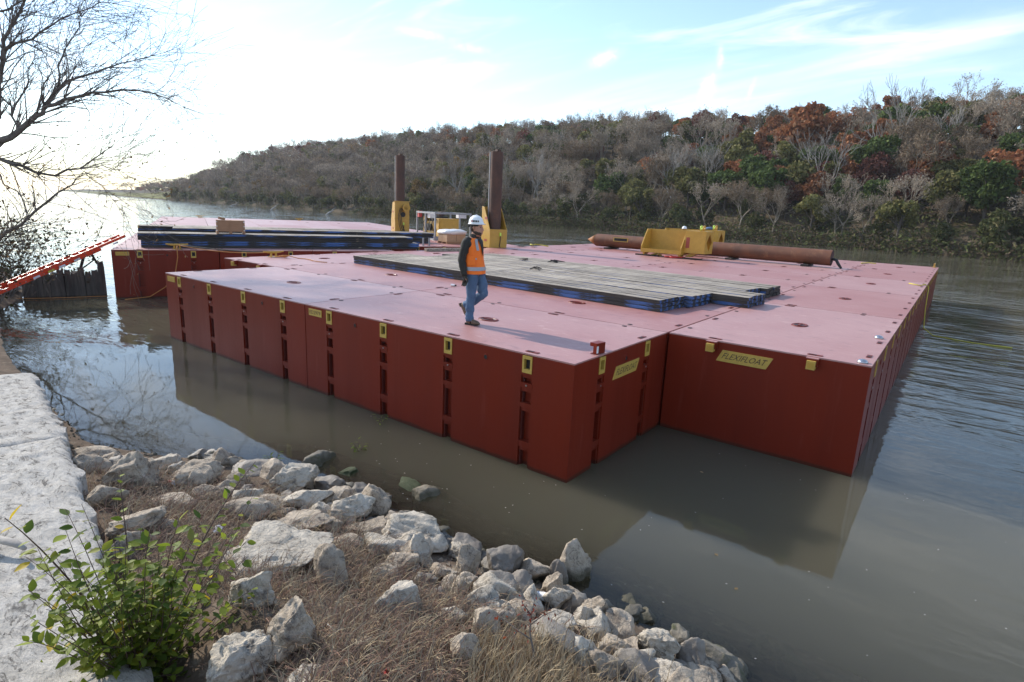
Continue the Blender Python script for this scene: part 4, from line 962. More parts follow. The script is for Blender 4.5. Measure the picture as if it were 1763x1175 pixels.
b = MB(); b.bb((.4, 1.25, .3), (1.5, 2.4, 1.05), 'yellow'); b.bb((.55, 1.35, 1.051), (1.35, 2.3, 1.35), 'black'); b.bb((.3, 1.5, .5), (.398, 2.2, .9), 'black'); b.cyl((.9, 1.5, 1.36), (.9, 1.5, 1.6), .09, 'rust', 10); b.cyl((1.1, 1.7, 1.48), (1.1, 2.25, 1.48), .14, 'rust', 12); b.build('engine', pp)
b = MB(); b.bb((.3, 2.5, .2), (1.7, 2.75, 1.3), 'yellow'); b.bb((.35, 2.751, .3), (1.65, 2.8, 1.2), 'black'); b.build('radiator', pp)
b = MB(); b.bb((.02, LY-.42, 1.25), (.22, LY-.16, 1.62), 'red'); b.build('control_box', pp)
b = MB(); b.bb((.12, 1.15, 1.25), (.4, 1.55, 1.5), 'white'); b.bb((1.6, .3, 1.3), (2.1, .7, 1.55), 'paper'); b.build('filter_box', pp)
for k in range(5):
    b = MB(); yy = .45+.5*k; b.tube([(.28, yy, .5), (.2, yy+.05, .9), (.35, yy+.2, 1.2), (.55, yy+.25, .9)], .025, 'black', 6); b.build('hose', pp, smooth=True)
# ------------------------------------------------------------------ shrink-wrapped pallet
pt = thing('pallet_load', 'pallet of cardboard boxes capped with white shrink wrap', 'pallet', at(769, 420.5, DECK), E2+.1)
for yy in (0, .5, 1.0):
    b = MB(); b.bb((0, yy, 0), (1.2, yy+.1, .09), 'crate'); b.build('runner', pt)
b = MB(); b.bb((0, 0, .092), (1.2, 1.1, .115), 'crate'); b.build('pallet_deck', pt)
for i in range(2):
    for j in range(2):
        b = MB(); b.bb((.03+.57*i, .03+.52*j, .118), (.58+.57*i, .53+.52*j, .66), 'card'); b.build('box', pt)
b = MB(); top = []
for z_0, e_ in ((.52, .02), (.67, .022), (.72, -.05), (.735, -.25)):
    top.append([(x_+MR.uniform(-.02, .02), y_+MR.uniform(-.02, .02), z_0+MR.uniform(-.03, .04)) for x_, y_ in [(-e_+.02, -e_+.02), (.4, -e_+.02), (.8, -e_+.02), (1.18+e_, -e_+.02), (1.18+e_, .5, ), (1.18+e_, 1.08+e_), (.8, 1.08+e_), (.4, 1.08+e_), (-e_+.02, 1.08+e_), (-e_+.02, .5)]])
b.rings(top, 'wrap'); b.build('shrink_wrap', pt, smooth=True)
# paired posts and a grey beam between the barges
for i, q in enumerate(((735, 425.5), (756, 425.5))):
    p = at(*q, DECK); t = thing('twin_bollard', 'low twin-post steel bollard on the barge edge beside the grey beam', 'bollard', lb(11.0+1.7*i, 3.5), E2, 'twin bollards on the left barge')
    for s in (-1, 1):
        b = MB(); b.cyl((s*.16, 0, .0), (s*.16, 0, .36), .045, 'galv', 10); b.cyl((s*.16, 0, .3605), (s*.16, 0, .38), .055, 'galv', 10); b.build('post', t, smooth=.6)
a = Vector((-14.7, 11.6, DECK+.07)); c = Vector((-14.2, 13.6, DECK+.07)); b = MB(); b.box((a+c)/2, (.2, (c-a).length, .13), 'wood_top', Matrix.Rotation(math.atan2(-(c-a).x, (c-a).y), 3, 'Z')); b.f; tag(b.build('timber_beam'), 'short grey timber beam lying on the wide barge by the bollards', 'beam')

# ------------------------------------------------------------------ pile lying on deck and the two yellow spud wells
pa = Vector((-13.05, 23.75, DECK+.44)); pb_ = Vector((-.75, 23.2, DECK+.44))
pz = thing('steel_pile', 'long rusty pipe pile with a conical tip lying across the deck', 'pile', (0, 0, 0))
dirp = (pb_-pa).normalized()
b = MB(); b.tube([pa, pa.lerp(pb_, .3), pa.lerp(pb_, .7), pb_], .35, 'rustpipe', 24, False); b.build('pipe', pz, smooth=True)
b = MB(); b.tube([pa-dirp*.62, pa-dirp*.3, pa+dirp*.0], [.02, .19, .352], 'rusttip', 24); b.build('cone_tip', pz, smooth=True)
b = MB(); b.tube([pb_-dirp*.35, pb_-dirp*.02, pb_+dirp*.005], [.33, .33, .32], 'dark', 20); b.build('end_plug', pz)
for k in range(3):
    q = pb_+dirp*(.02)+Vector((0, -.1+.1*k, -.05)); b = MB(); b.tube([q, q+dirp*.16+Vector((0, 0, -.02)), q+dirp*.28+Vector((0, -.03, -.2)), q+dirp*.42+Vector((0, -.05, -.37))], [.05, .055, .05, .03], 'black', 8); b.build('end_hook', pz, smooth=True)
b = MB(); b.box(pa.lerp(pb_, .14)+Vector((0, -.365, .12)), (.9, .012, .22), 'lockyellow', Matrix.Rotation(.0, 3, 'X')); b.box(pa.lerp(pb_, .14)+Vector((0, -.376, .12)), (.78, .008, .15), 'black'); b.build('tip_label', pz)
for i in range(4):
    q = pa.lerp(pb_, .08+.28*i); b = MB(); b.box((q.x, q.y, DECK+.049), (.3, 1.3, .085), 'wood_side'); tag(b.build('timber_chock'), 'dark timber bearer under the pipe pile', 'bearer', 'bearers under the pipe pile')
def well(p, rz, label, hidden=False):
    t = thing('spud_well', label, 'spud well', p, rz)
    L1, L2, Hh, Dp = 2.05, 3.05, 1.12, .95
    # open trough: sloping ends, back plate, floor rail
    b = MB(); b.bb((0.02, Dp-.05, .12), (L1, Dp, Hh+.12), 'yellow'); b.build('back_plate', t)
    for x0 in (0, L1):
        b = MB(); b.prism([(0, .12), (Dp-.052, .12), (Dp-.052, Hh+.12), (Dp*.55, Hh+.12), (0, .42)], 0, x0-.025, x0+.025, 'yellow'); b.build('end_gusset', t)
    b = MB(); b.bb((.026, 0, .12), (L1-.026, .06, .30), 'yellow'); b.bb((.026, .0601, .12), (L1-.026, Dp-.051, .16), 'yellow'); b.build('floor_rail', t)
    # square well with diamond opening in its end
    b = MB(); q = .0
    b.bb((L1+.026, .30, .22), (L2, .36, Hh+.14), 'yellow'); b.bb((L1+.026, Dp+.24, .22), (L2, Dp+.30, Hh+.14), 'yellow'); b.bb((L1+.026, .361, Hh+.08), (L2, Dp+.239, Hh+.14), 'yellow'); b.bb((L1+.026, .361, .22), (L2, Dp+.239, .28), 'yellow'); b.build('well_box', t)
    b = MB(); cy_, cz_ = (Dp+.6)/2, (Hh+.36)/2; oy, oz = (Dp+.0)/2, (Hh-.08)/2
    outer = [(.30, .22), (Dp+.30, .22), (Dp+.30, Hh+.14), (.30, Hh+.14)]; inner = [(cy_, cz_-oz*.78), (cy_+oy*.72, cz_), (cy_, cz_+oz*.78), (cy_-oy*.72, cz_)]
    mids = [((outer[i][0]+outer[(i+1) % 4][0])/2, (outer[i][1]+outer[(i+1) % 4][1])/2) for i in range(4)]
    for i in range(4):
        b.prism([mids[i-1], outer[i], mids[i], inner[i], inner[i-1]][::1], 0, L2+.001, L2+.04, 'yellow')
    b.build('end_plate', t)
    b = MB(); b.bb((L2-.9, .294, .45), (L2-.72, .2995, .95), 'label'); b.build('warning_label', t)
    for dy in (.15, .5):
        b = MB(); b.bb((L2-.35, .3+dy, Hh+.141), (L2-.27, .42+dy, Hh+.24), 'yellow'); pts = [(L2-.31+.0, .36+dy+.1*math.cos(a_), Hh+.29+.1*math.sin(a_)) for a_ in [i*math.pi/6 for i in range(13)]]; b.tube(pts, .03, 'hivis' if dy < .3 else 'yellow', 6, False); b.build('shackle', t, smooth=.8)
    for x0 in (.1, L1-.1):
        b = MB(); b.prism([(x0-.08, .12), (x0+.08, .12), (x0+.03, .0), (x0-.03, .0)], 1, .1, .5, 'yellow'); b.build('foot', t)
    b = MB(); b.prism([(L1+.3, .219), (L2-.35, .219), (L2-.7, .02), (L2-.95, .02)], 1, .45, .8, 'yellow'); b.build('foot', t)
    return t
wp = at(1103, 437.5, DECK+.07)
well(Vector((wp.x, wp.y, DECK+.066)), math.radians(-2), 'yellow steel spud well lying on its side in front of the pipe pile')
well(Vector((-9.55, 24.6, DECK+.066)), math.radians(-2), 'second yellow spud well lying behind the pipe pile')
for (dx, lab) in ((.15, 'bearer under the open end of the front yellow well'), (2.3, 'bearer under the boxed end of the front yellow well')):
    b = MB(); b.bb((wp.x+dx-.5, wp.y+.12, DECK+.004), (wp.x+dx+.7, wp.y+.3, DECK+.064), 'wood_side'); tag(b.build('timber_chock'), lab, 'bearer')
hp = Vector((-8.6, 25.5, DECK+1.31)); b = MB()
b.rings([[(hp.x+r*math.cos(a_*.628), hp.y+r*.85*math.sin(a_*.628), hp.z+z0) for a_ in range(10)] for r, z0 in ((.16, 0), (.13, .03), (.125, .08), (.09, .13), (.03, .15))], 'hat'); tag(b.build('hard_hat', smooth=True), 'white hard hat left on top of the yellow spud well behind the pipe', 'hard hat')
b = MB(); b.tube([Vector((-7.4, 25.4, DECK+1.38)), Vector((-7.15, 25.4, DECK+1.41)), Vector((-6.95, 25.4, DECK+1.38))], [(.12, .06), (.16, .08), (.1, .05)], 'bluejean', 8); tag(b.build('folded_jacket', smooth=True), 'blue cloth bundle lying on top of the rear yellow well', 'cloth')
q = at(1148, 443, DECK+.02); b = MB()
pts = [q+Vector((.9*math.cos(i*.7)*(.3+.05*i)*.5+.05*i, .3*math.sin(i*.9), .03+.01*(i % 3))) for i in range(16)]; b.tube(pts, .035, 'red', 6); tag(b.build('lifting_strap', smooth=True), 'red lifting strap bundled in front of the yellow spud well', 'strap')
q = at(1134, 441, DECK+.02); rope([q+Vector((.25*math.cos(i*1.1)-.1, .2*math.sin(i*1.7), .03+.09*(i % 3 == 1))) for i in range(12)], .022, 'rope_y', 'yellow rope tangled beside the red lifting strap')
# debris on mats and deck
for i, (q, sz) in enumerate((((955, 452), .35), ((905, 449), .3), ((926, 464), .25))):
    p = at(*q, DECK+.258); b = MB()
    for k in range(3): b.tube([p+Vector((MR.uniform(-.2, .2), MR.uniform(-.2, .2), .0)), p+Vector((MR.uniform(-.1, .1), MR.uniform(-.1, .1), .06)), p+Vector((MR.uniform(-.3, .3), MR.uniform(-.2, .2), .03))], [.012, .03, .01], 'wood_side', 5)
    tag(b.build('wood_scrap'), 'splintered scrap of bark lying on the weathered timber mats', 'wood scrap', 'scraps on the mats')
p = at(779, 493.5, DECK); b = MB(); b.cyl((p.x-.05, p.y, DECK+.03), (p.x+.05, p.y+.03, DECK+.03), .028, 'white', 10); b.cyl((p.x+.051, p.y+.0303, DECK+.03), (p.x+.09, p.y+.045, DECK+.03), .02, 'black', 8); tag(b.build('plug_connector'), 'small white and black connector lying on the deck behind the worker', 'connector')

# ------------------------------------------------------------------ worker
def person():
    t = thing('person', 'worker in white hard hat, orange safety vest and jeans walking across the red deck', 'person', (0, 0, 0))
    p = at(815, 558, DECK); t.location = (p.x, p.y, DECK+.004); t.rotation_euler = (0, 0, math.radians(14))
    PR = random.Random(4)
    def ring(c, a, b_, ax=(0, 0, 1), n=16, tw=0.0):
        c = Vector(c); ax = Vector(ax).normalized(); x = Vector((1, 0, 0)); x = (x-ax*x.dot(ax))
        if x.length < .2: x = Vector((0, 0, -1))-ax*Vector((0, 0, -1)).dot(ax)
        x.normalize(); y = ax.cross(x)
        return [c+x*(a*math.cos(2*math.pi*k/n+tw))+y*(b_*math.sin(2*math.pi*k/n+tw)) for k in range(n)]
    def limb(b, pts, mat, n=14, fold=0.0, sub=3, cap=True):
        """pts: (x,y,z,a,b) stations, smoothed; fold adds cloth wrinkles"""
        P = []
        for i in range(len(pts)-1):
            for k in range(sub):
                f = k/sub; P.append([pts[i][j]*(1-f)+pts[i+1][j]*f for j in range(5)])
        P.append(list(pts[-1]))
        for _ in range(1):
            Q = [list(q) for q in P]
            for i in range(1, len(P)-1):
                for j in range(5): Q[i][j] = (P[i-1][j]+2*P[i][j]+P[i+1][j])/4
            P = Q
        rs_ = []
        for i, q in enumerate(P):
            c = Vector(q[:3]); ax = Vector(P[min(i+1, len(P)-1)][:3])-Vector(P[max(i-1, 0)][:3])
            r = ring(c, q[3], q[4], ax, n)
            if fold:
                rr = []
                for v in r:
                    dv = (v-c).normalized(); nn = noise.noise(Vector((v.x*7, v.y*7, v.z*22)))+.5*noise.noise(Vector((v.x*16, v.y*16, v.z*40+9)))
                    rr.append(v+dv*(nn*fold))
                r = rr
            rs_.append(r)
        b.rings(rs_, mat, cap)
    # joints, walking: right leg planted, left leg swinging back with the heel raised
    hipR, kneeR, ankR = (-.01, -.095, .86), (-.005, -.10, .47), (-.03, -.10, .09)
    hipL, kneeL, ankL = (.02, .095, .86), (.125, .09, .51), (-.205, .085, .295)
    shR, elR, wrR = (-.075, -.205, 1.385), (-.12, -.255, 1.09), (-.055, -.265, .835)
    shL, elL, wrL = (-.05, .205, 1.385), (-.07, .245, 1.10), (.0, .23, .86)
    # --- body: one continuous skinned surface
    sk = [((-.02, 0, .93), .105), ((-.03, 0, 1.12), .125), ((-.04, 0, 1.33), .13), ((-.035, 0, 1.45), .062), ((-.01, 0, 1.53), .058), ((.012, 0, 1.60), .078), ((.012, 0, 1.69), .082)]
    vs = [s[0] for s in sk]; rd = [s[1] for s in sk]; ed = [(i, i+1) for i in range(len(sk)-1)]
    def chain(root, pts):
        prev = root
        for q, r in pts: vs.append(q); rd.append(r); ed.append((prev, len(vs)-1)); prev = len(vs)-1
    chain(0, [(hipR, .085), (kneeR, .055), (ankR, .04), ((.09, -.10, .05), .032)])
    chain(0, [(hipL, .085), (kneeL, .055), (ankL, .04), ((-.13, .085, .13), .032)])
    chain(2, [(shR, .055), (elR, .04), (wrR, .03), ((-.035, -.265, .76), .03)])
    chain(2, [(shL, .055), (elL, .04), (wrL, .03), ((.02, .23, .80), .03)])
    me = bpy.data.meshes.new('body'); me.from_pydata(vs, ed, []); tmp = bpy.data.objects.new('tmp', me); COL.objects.link(tmp)
    md = tmp.modifiers.new('s', 'SKIN')
    for i, sv in enumerate(me.skin_vertices[0].data): sv.radius = (rd[i], rd[i]); sv.use_root = (i == 0)
    ms = tmp.modifiers.new('u', 'SUBSURF'); ms.levels = 2; ms.render_levels = 2
    dg = bpy.context.evaluated_depsgraph_get(); dg.update(); ev = tmp.evaluated_get(dg); m2 = ev.to_mesh()
    b = MB(); b.add([tuple(v.co) for v in m2.vertices], [tuple(q.vertices) for q in m2.polygons], 'skin')
    ev.to_mesh_clear(); bpy.data.objects.remove(tmp)
    # head shaped from profile rings: jaw, cheeks, brow, with nose, lips and ears
    prof = [(1.475, .030, .050, .048), (1.500, .036, .062, .054), (1.525, .034, .082, .064), (1.555, .024, .096, .071), (1.590, .016, .100, .075), (1.625, .012, .101, .077), (1.665, .006, .101, .077), (1.71, .0, .098, .075), (1.745, -.004, .08, .065)]
    rs_ = []
    for z, cx_, a, c in prof:
        r = []
        for k in range(20):
            an = 2*math.pi*k/20; x = a*math.cos(an); y = c*math.sin(an)
            if math.cos(an) > .9:
                x += {1.525: .006, 1.555: .006, 1.590: .020, 1.625: .006}.get(z, 0)*(1 if abs(math.sin(an)) < .1 else .25)
            if z == 1.625 and .25 < abs(math.sin(an)) < .75 and math.cos(an) > .5: x -= .010
            r.append(Vector((cx_+x, y, z)))
        rs_.append(r)
    b.rings(rs_, 'skin')
    b.tube([(.104, 0, 1.635), (.124, 0, 1.60), (.132, 0, 1.585), (.112, 0, 1.578)], [.010, .014, .016, .010], 'skin', 8)
    for s in (-1, 1):
        b.tube([(.0, s*.074, 1.645), (-.006, s*.086, 1.62), (.004, s*.078, 1.585)], [.012, .017, .010], 'skin', 8)
        b.tube([(.098, s*.032-.006, 1.632), (.100, s*.032+.006, 1.632)], .008, 'black', 6)
    b.build('body', t, smooth=True)
    b = MB(); b.rings([[Vector((q.x*1.035+.002, q.y*1.06, q.z-.004)) if True else q for q in ring((c[0], 0, c[1]), c[2], c[3], n=16)] for c in ((.040, 1.490, .044, .040), (.036, 1.51, .062, .054), (.032, 1.532, .081, .0635), (.022, 1.552, .090, .069), (.006, 1.568, .086, .071))], 'hair'); b.build('beard', t, smooth=True)
    b = MB(); b.rings([ring((-.018, 0, z), a, c) for z, a, c in ((1.565, .070, .068), (1.61, .084, .079), (1.66, .088, .081), (1.70, .088, .080))], 'hair'); b.build('hair', t, smooth=True)
    # --- clothing
    b = MB()
    limb(b, [(-.01, -.09, .93, .13, .105), (*hipR, .115, .095), (-.005, -.10, .66, .098, .088), (*kneeR, .078, .076), (-.02, -.10, .30, .073, .07), (-.03, -.10, .15, .07, .066), (-.025, -.10, .065, .078, .068)], 'jeans', 18, .019, 5)
    limb(b, [(-.01, .09, .93, .13, .105), (*hipL, .115, .095), (.09, .092, .68, .10, .088), (*kneeL, .08, .076), (.01, .088, .415, .075, .07), (-.12, .086, .34, .07, .066), (-.21, .085, .285, .078, .068)], 'jeans', 18, .019, 5)
    limb(b, [(-.01, 0, .84, .12, .16), (-.015, 0, .92, .142, .178), (-.02, 0, 1.0, .14, .172)], 'jeans', 18, .004, 2)
    b.build('jeans', t, smooth=True)
    b = MB()
    limb(b, [(-.02, 0, .93, .145, .178), (-.03, 0, 1.12, .140, .180), (-.04, 0, 1.3, .135, .185), (-.045, 0, 1.39, .11, .165), (-.035, 0, 1.45, .078, .09), (-.022, 0, 1.515, .075, .074)], 'jacket', 20, .005, 3)
    for sh, el, wr in ((shR, elR, wrR), (shL, elL, wrL)):
        sgn = -1 if sh[1] < 0 else 1
        limb(b, [(sh[0]+.01, sh[1]-sgn*.08, sh[2]+.03, .075, .07), (sh[0], sh[1]-sgn*.0, sh[2]-.01, .082, .072), ((sh[0]+el[0])/2, (sh[1]+el[1])/2, (sh[2]+el[2])/2, .073, .066), (*el, .066, .06), ((el[0]+wr[0])/2, (el[1]+wr[1])/2, (el[2]+wr[2])/2, .06, .055), (*wr, .05, .046)], 'jacket', 14, .013, 4)
    b.build('jacket', t, smooth=True)
    b = MB()
    def vr(z, a, c, cx_): return ring((cx_, 0, z), a, c, n=26)
    # open-sided vest: outer shell from hem to shoulders with a V at the front
    VR = [(.865, .190, .215, -.018), (.93, .188, .210, -.020), (1.0, .178, .203, -.026), (1.1, .170, .198, -.034), (1.2, .166, .199, -.040), (1.29, .165, .212, -.045), (1.36, .154, .218, -.050), (1.415, .130, .200, -.052), (1.452, .100, .13, -.048)]
    rings_ = []
    for z, a, c, cx_ in VR:
        r = []
        for k, v in enumerate(vr(z, a, c, cx_)):
            nn = noise.noise(Vector((v.x*9, v.y*9, v.z*9)))*.02*(1 if z < 1.35 else .4)
            r.append(v+Vector((v.x-cx_, v.y, 0)).normalized()*nn)
        rings_.append(r)
    b.rings(rings_, 'vest', False); b.build('safety_vest', t, smooth=True)
    # dark collar opening of the V-neck, zip line
    b = MB(); b.prism([(-.075, 1.452), (.075, 1.452), (.012, 1.17), (-.012, 1.17)], 0, .06, .075, 'jacket')
    vs_ = []; 
    bb_ = MB()
    for i in range(8):
        z = 1.165+(1.452-1.165)*i/7; hw = .006+.075*(i/7); a = interp(z, [(q[0], q[1]) for q in VR]); cx_ = interp(z, [(q[0], q[3]) for q in VR]); c = interp(z, [(q[0], q[2]) for q in VR])
        row = []
        for s in (-1, -.5, 0, .5, 1):
            y = s*hw; xx = cx_+a*math.sqrt(max(0, 1-(y/c)**2))+.014; row.append((xx, y, z))
        vs_.append(row)
    bb_.add([p_ for r in vs_ for p_ in r], [(i*5+k, i*5+k+1, (i+1)*5+k+1, (i+1)*5+k) for i in range(7) for k in range(4)], 'jacket'); bb_.build('collar_opening', t, smooth=True)
    def band(z0, z1, off, mat, name, k0=0, k1=26):
        q = MB(); rr = []
        for z in (z0, (z0+z1)/2, z1):
            a = interp(z, [(w_[0], w_[1]) for w_ in VR]); c = interp(z, [(w_[0], w_[2]) for w_ in VR]); cx_ = interp(z, [(w_[0], w_[3]) for w_ in VR])
            rr.append(vr(z, a+off, c+off, cx_))
        n = 26; vs2 = [p_ for r in rr for p_ in r]; fs = [(i*n+k % n, i*n+(k+1) % n, (i+1)*n+(k+1) % n, (i+1)*n+k % n) for i in range(2) for k in range(k0, k1)]
        q.add(vs2, fs, mat); q.build(name, t, smooth=True)
    band(.925, .985, .013, 'refl', 'reflective_band')
    band(1.105, 1.135, .014, 'refl', 'pocket_tab', 21, 23)
    for s in (-1, 1):
        q = MB(); pts = []
        for z, y in ((1.255, .118), (1.30, .128), (1.35, .130), (1.40, .120), (1.44, .09)):
            a = interp(z, [(w_[0], w_[1]) for w_ in VR]); c = interp(z, [(w_[0], w_[2]) for w_ in VR]); cx_ = interp(z, [(w_[0], w_[3]) for w_ in VR])
            for dy in (-.024, .024):
                yy = s*(y+dy); pts.append((cx_+(a+.014)*math.sqrt(max(.02, 1-(yy/(c+.014))**2)), yy, z))
        q.add(pts, [(2*i, 2*i+1, 2*i+3, 2*i+2) for i in range(4)], 'refl'); q.build('shoulder_stripe', t, smooth=True)
        # armhole: sleeves pass out through dark openings in the shell
        q = MB(); q.tube([(-.06, s*.185, 1.36), (-.065, s*.225, 1.35)], [.085, .078], 'jacket', 14); q.build('armhole', t, smooth=True)
    # chest pocket flap
    q = MB(); q.box((.03, -.196, 1.09), (.13, .02, .15), 'vest', Matrix.Rotation(.25, 3, 'Z')); q.build('pocket', t)
    # boots
    for (ank, toe, up) in ((ankR, Vector((.17, -.10, .035)), 0), (ankL, Vector((-.135, .085, .055)), 1)):
        q = MB()
        if not up:
            limb(q, [(-.03, -.10, .20, .058, .052), (-.035, -.10, .10, .058, .05), (-.02, -.10, .055, .075, .047), (.05, -.10, .045, .05, .047), (.12, -.10, .037, .042, .044), (.165, -.10, .028, .02, .025)], 'boot', 14, 0, 3)
            q.bb((-.095, -.142, .0), (-.02, -.058, .03), 'black'); q.bb((-.02, -.142, .006), (.15, -.058, .018), 'black')
        else:
            rt = Matrix.Rotation(math.radians(62), 3, 'Y'); o = Vector(ankL)
            base = [(.02, 0, .10, .058, .052), (-.005, 0, .03, .058, .05), (.0, 0, -.03, .07, .047), (.07, 0, -.045, .048, .047), (.14, 0, -.052, .04, .044), (.185, 0, -.06, .02, .025)]
            limb(q, [(*(o+rt @ Vector(s_[:3])), s_[3], s_[4]) for s_ in base], 'boot', 14, 0, 3)
            q.box(o+rt @ Vector((-.035, 0, -.088)), (.065, .076, .024), 'boot', rt)
        q.build('boot', t, smooth=.9)
    # gloved hands: palm and five bent fingers
    def hand(wr, d, side, name):
        q = MB(); wr = Vector(wr); d = Vector(d).normalized(); lat = Vector((1, 0, .0))-d*Vector((1, 0, 0)).dot(d); lat.normalize(); nrm = d.cross(lat)*side
        def P(a, b_, c): return wr+d*a+lat*b_+nrm*c
        q.tube([P(-.04, 0, 0), P(.0, 0, 0), P(.045, 0, .002), P(.095, 0, .004)], [(.042, .040), (.036, .032), (.046, .026), (.044, .022)], 'glove', 12)
        for k, (o_, l) in enumerate(((-.033, .068), (-.011, .080), (.011, .084), (.033, .074))):
            q.tube([P(.085, o_, .004), P(.085+l*.45, o_*1.08, .012), P(.085+l*.8, o_*1.08, .030), P(.085+l*.92, o_*1.05, .048)], [.0125, .0125, .0115, .009], 'glove', 8)
        q.tube([P(.02, .034, .006), P(.05, .062, .016), P(.085, .066, .028), P(.105, .06, .036)], [.016, .015, .0135, .010], 'glove', 8)
        q.build(name, t, smooth=True)
    hand(wrR, (.12, -.02, -1), 1, 'glove'); hand(wrL, (.25, -.05, -1), -1, 'glove')
    # hard hat: dome, ridge, peak and brim, dark band and decals
    hc = (-.004, 0, 1.672)
    def hr(z, a, c, f=0.0):
        return [Vector((hc[0]+a*math.cos(2*math.pi*k/24)*(1+(f if math.cos(2*math.pi*k/24) > .3 else 0)), c*math.sin(2*math.pi*k/24), hc[2]+z)) for k in range(24)]
    q = MB(); q.rings([hr(.0, .135, .118, .22), hr(.010, .140, .122, .22), hr(.018, .126, .108, .08), hr(.05, .124, .106), hr(.085, .113, .098), hr(.112, .09, .08), hr(.130, .058, .052), hr(.138, .02, .02)], 'hat')
    q.tube([(-.115, 0, 1.735), (-.07, 0, 1.795), (0, 0, 1.815), (.07, 0, 1.79), (.115, 0, 1.725)], [.010, .014, .016, .014, .010], 'hat', 8); q.build('hard_hat', t, smooth=True)
    q = MB(); q.rings([hr(-.03, .098, .089), hr(.004, .104, .094)], 'black', False); q.bb((-.13, -.03, 1.625), (-.092, .03, 1.665), 'black'); q.build('hat_band', t)
    for (an, w_, mt_) in ((-100, .022, 'red'), (-84, .03, 'black'), (-66, .03, 'black'), (-50, .022, 'rust')):
        q = MB(); a_ = math.radians(an); q.box((hc[0]+.127*math.cos(a_), .109*math.sin(a_), hc[2]+.055), (w_, .006, .026), mt_, Matrix.Rotation(a_+math.pi/2, 3, 'Z') @ Matrix.Rotation(-.18, 3, 'X')); q.build('decal', t)
    q = MB(); q.box((-.09, -.19, .83), (.035, .02, .09), 'bluejean', Matrix.Rotation(.2, 3, 'Y')); q.build('belt_clip', t)
    return t
person()

# ------------------------------------------------------------------ ladder from the shore
a = at(-60, 526, .30); c = at(212, 410, 2.02)
ld = (c-a); LL = ld.length; t = thing('extension_ladder', 'red-orange fibreglass extension ladder leaning from the shore onto the left barge', 'ladder', (0, 0, 0))
u = ld.normalized(); sd2 = Vector((-u.y, u.x, 0)).normalized(); nn = u.cross(sd2); nn = nn if nn.z > 0 else -nn
rotm = Matrix((u, sd2, nn)).transposed()
for sec, (f0, f1, off, wd) in enumerate(((0, .80, 0.0, .32), (.22, 1.0, .088, .27))):
    for s in (-1, 1):
        b = MB(); q = a+u*(LL*(f0+f1)/2)+sd2*(s*wd/2)+nn*off; b.box(q, (LL*(f1-f0), .03, .09), 'orange', rotm)
        b.box(a+u*(LL*f0+.12)+sd2*(s*wd/2)+nn*off, (.3, .037, .097), 'white' if False else 'orange', rotm); b.build('rail', t)
    k = 0
    while LL*f0+.15+.305*k < LL*f1-.1:
        q = a+u*(LL*f0+.15+.305*k)+nn*off; b = MB(); b.cyl(q-sd2*(wd/2+.025), q+sd2*(wd/2+.025), .019, 'steel', 8); b.build('rung', t); k += 1
for f, m_ in ((.45, 'rope_y'), (.52, 'paper'), (.36, 'paper'), (.62, 'paper'), (.9, 'paper')):
    q = a+u*(LL*f)-sd2*(.24+.0)*1+nn*.02; b = MB(); b.box(q, (.22, .006, .06), m_, rotm); b.build('sticker', t)
# ------------------------------------------------------------------ old timber bulkhead with steel bracket
bh = thing('timber_bulkhead', 'row of rotted dark upright timbers standing in the shallows beside the ladder', 'bulkhead', (0, 0, 0))
a = at(40, 511, 0); c = at(184, 506, 0); nT = 12; BR = random.Random(8)
tops = [.40, .46, .55, .66, .6, .80, .72, .62, .82, .66, .70, 1.02]
for i in range(nT):
    q = a.lerp(c, (i+.5)/nT); b = MB(); wd = (c-a).length/nT*.5*BR.uniform(.97, 1.1); h = tops[i]+.15
    rr = Matrix.Rotation(math.atan2((c-a).y, (c-a).x)+BR.uniform(-.1, .1), 3, 'Z')
    poly = []
    for z, k in ((-1.3, 1), (-.2, 1), (h*.4, .97), (h*.8, .95), (h, .8)):
        poly.append([q+Vector((0, 0, z+(BR.uniform(-.08, .08) if z == h else 0)))+rr @ Vector((x_*wd*k*BR.uniform(.94, 1.03), y_*.13*k*BR.uniform(.9, 1.1), 0)) for x_, y_ in ((-1, -1), (0, -1.1), (1, -1), (1, 1), (0, 1.1), (-1, 1))])
    b.rings(poly, 'bulk'); b.build('timber', bh)
t = thing('steel_bracket', 'bent dark steel frame standing on the rotted timbers', 'bracket', (0, 0, 0))
bx = [atr(x_, y_, math.hypot(at(140, 505, 0).x-CAM.x, at(140, 505, 0).y-CAM.y)) for x_, y_ in ((138, 465), (149, 424), (168, 455), (143, 462), (164, 446))]
for i, j, r in ((0, 1, .05), (1, 2, .04), (3, 4, .025)):
    b = MB(); b.cyl(bx[i], bx[j], r, 'black', 6); b.build('bar', t)

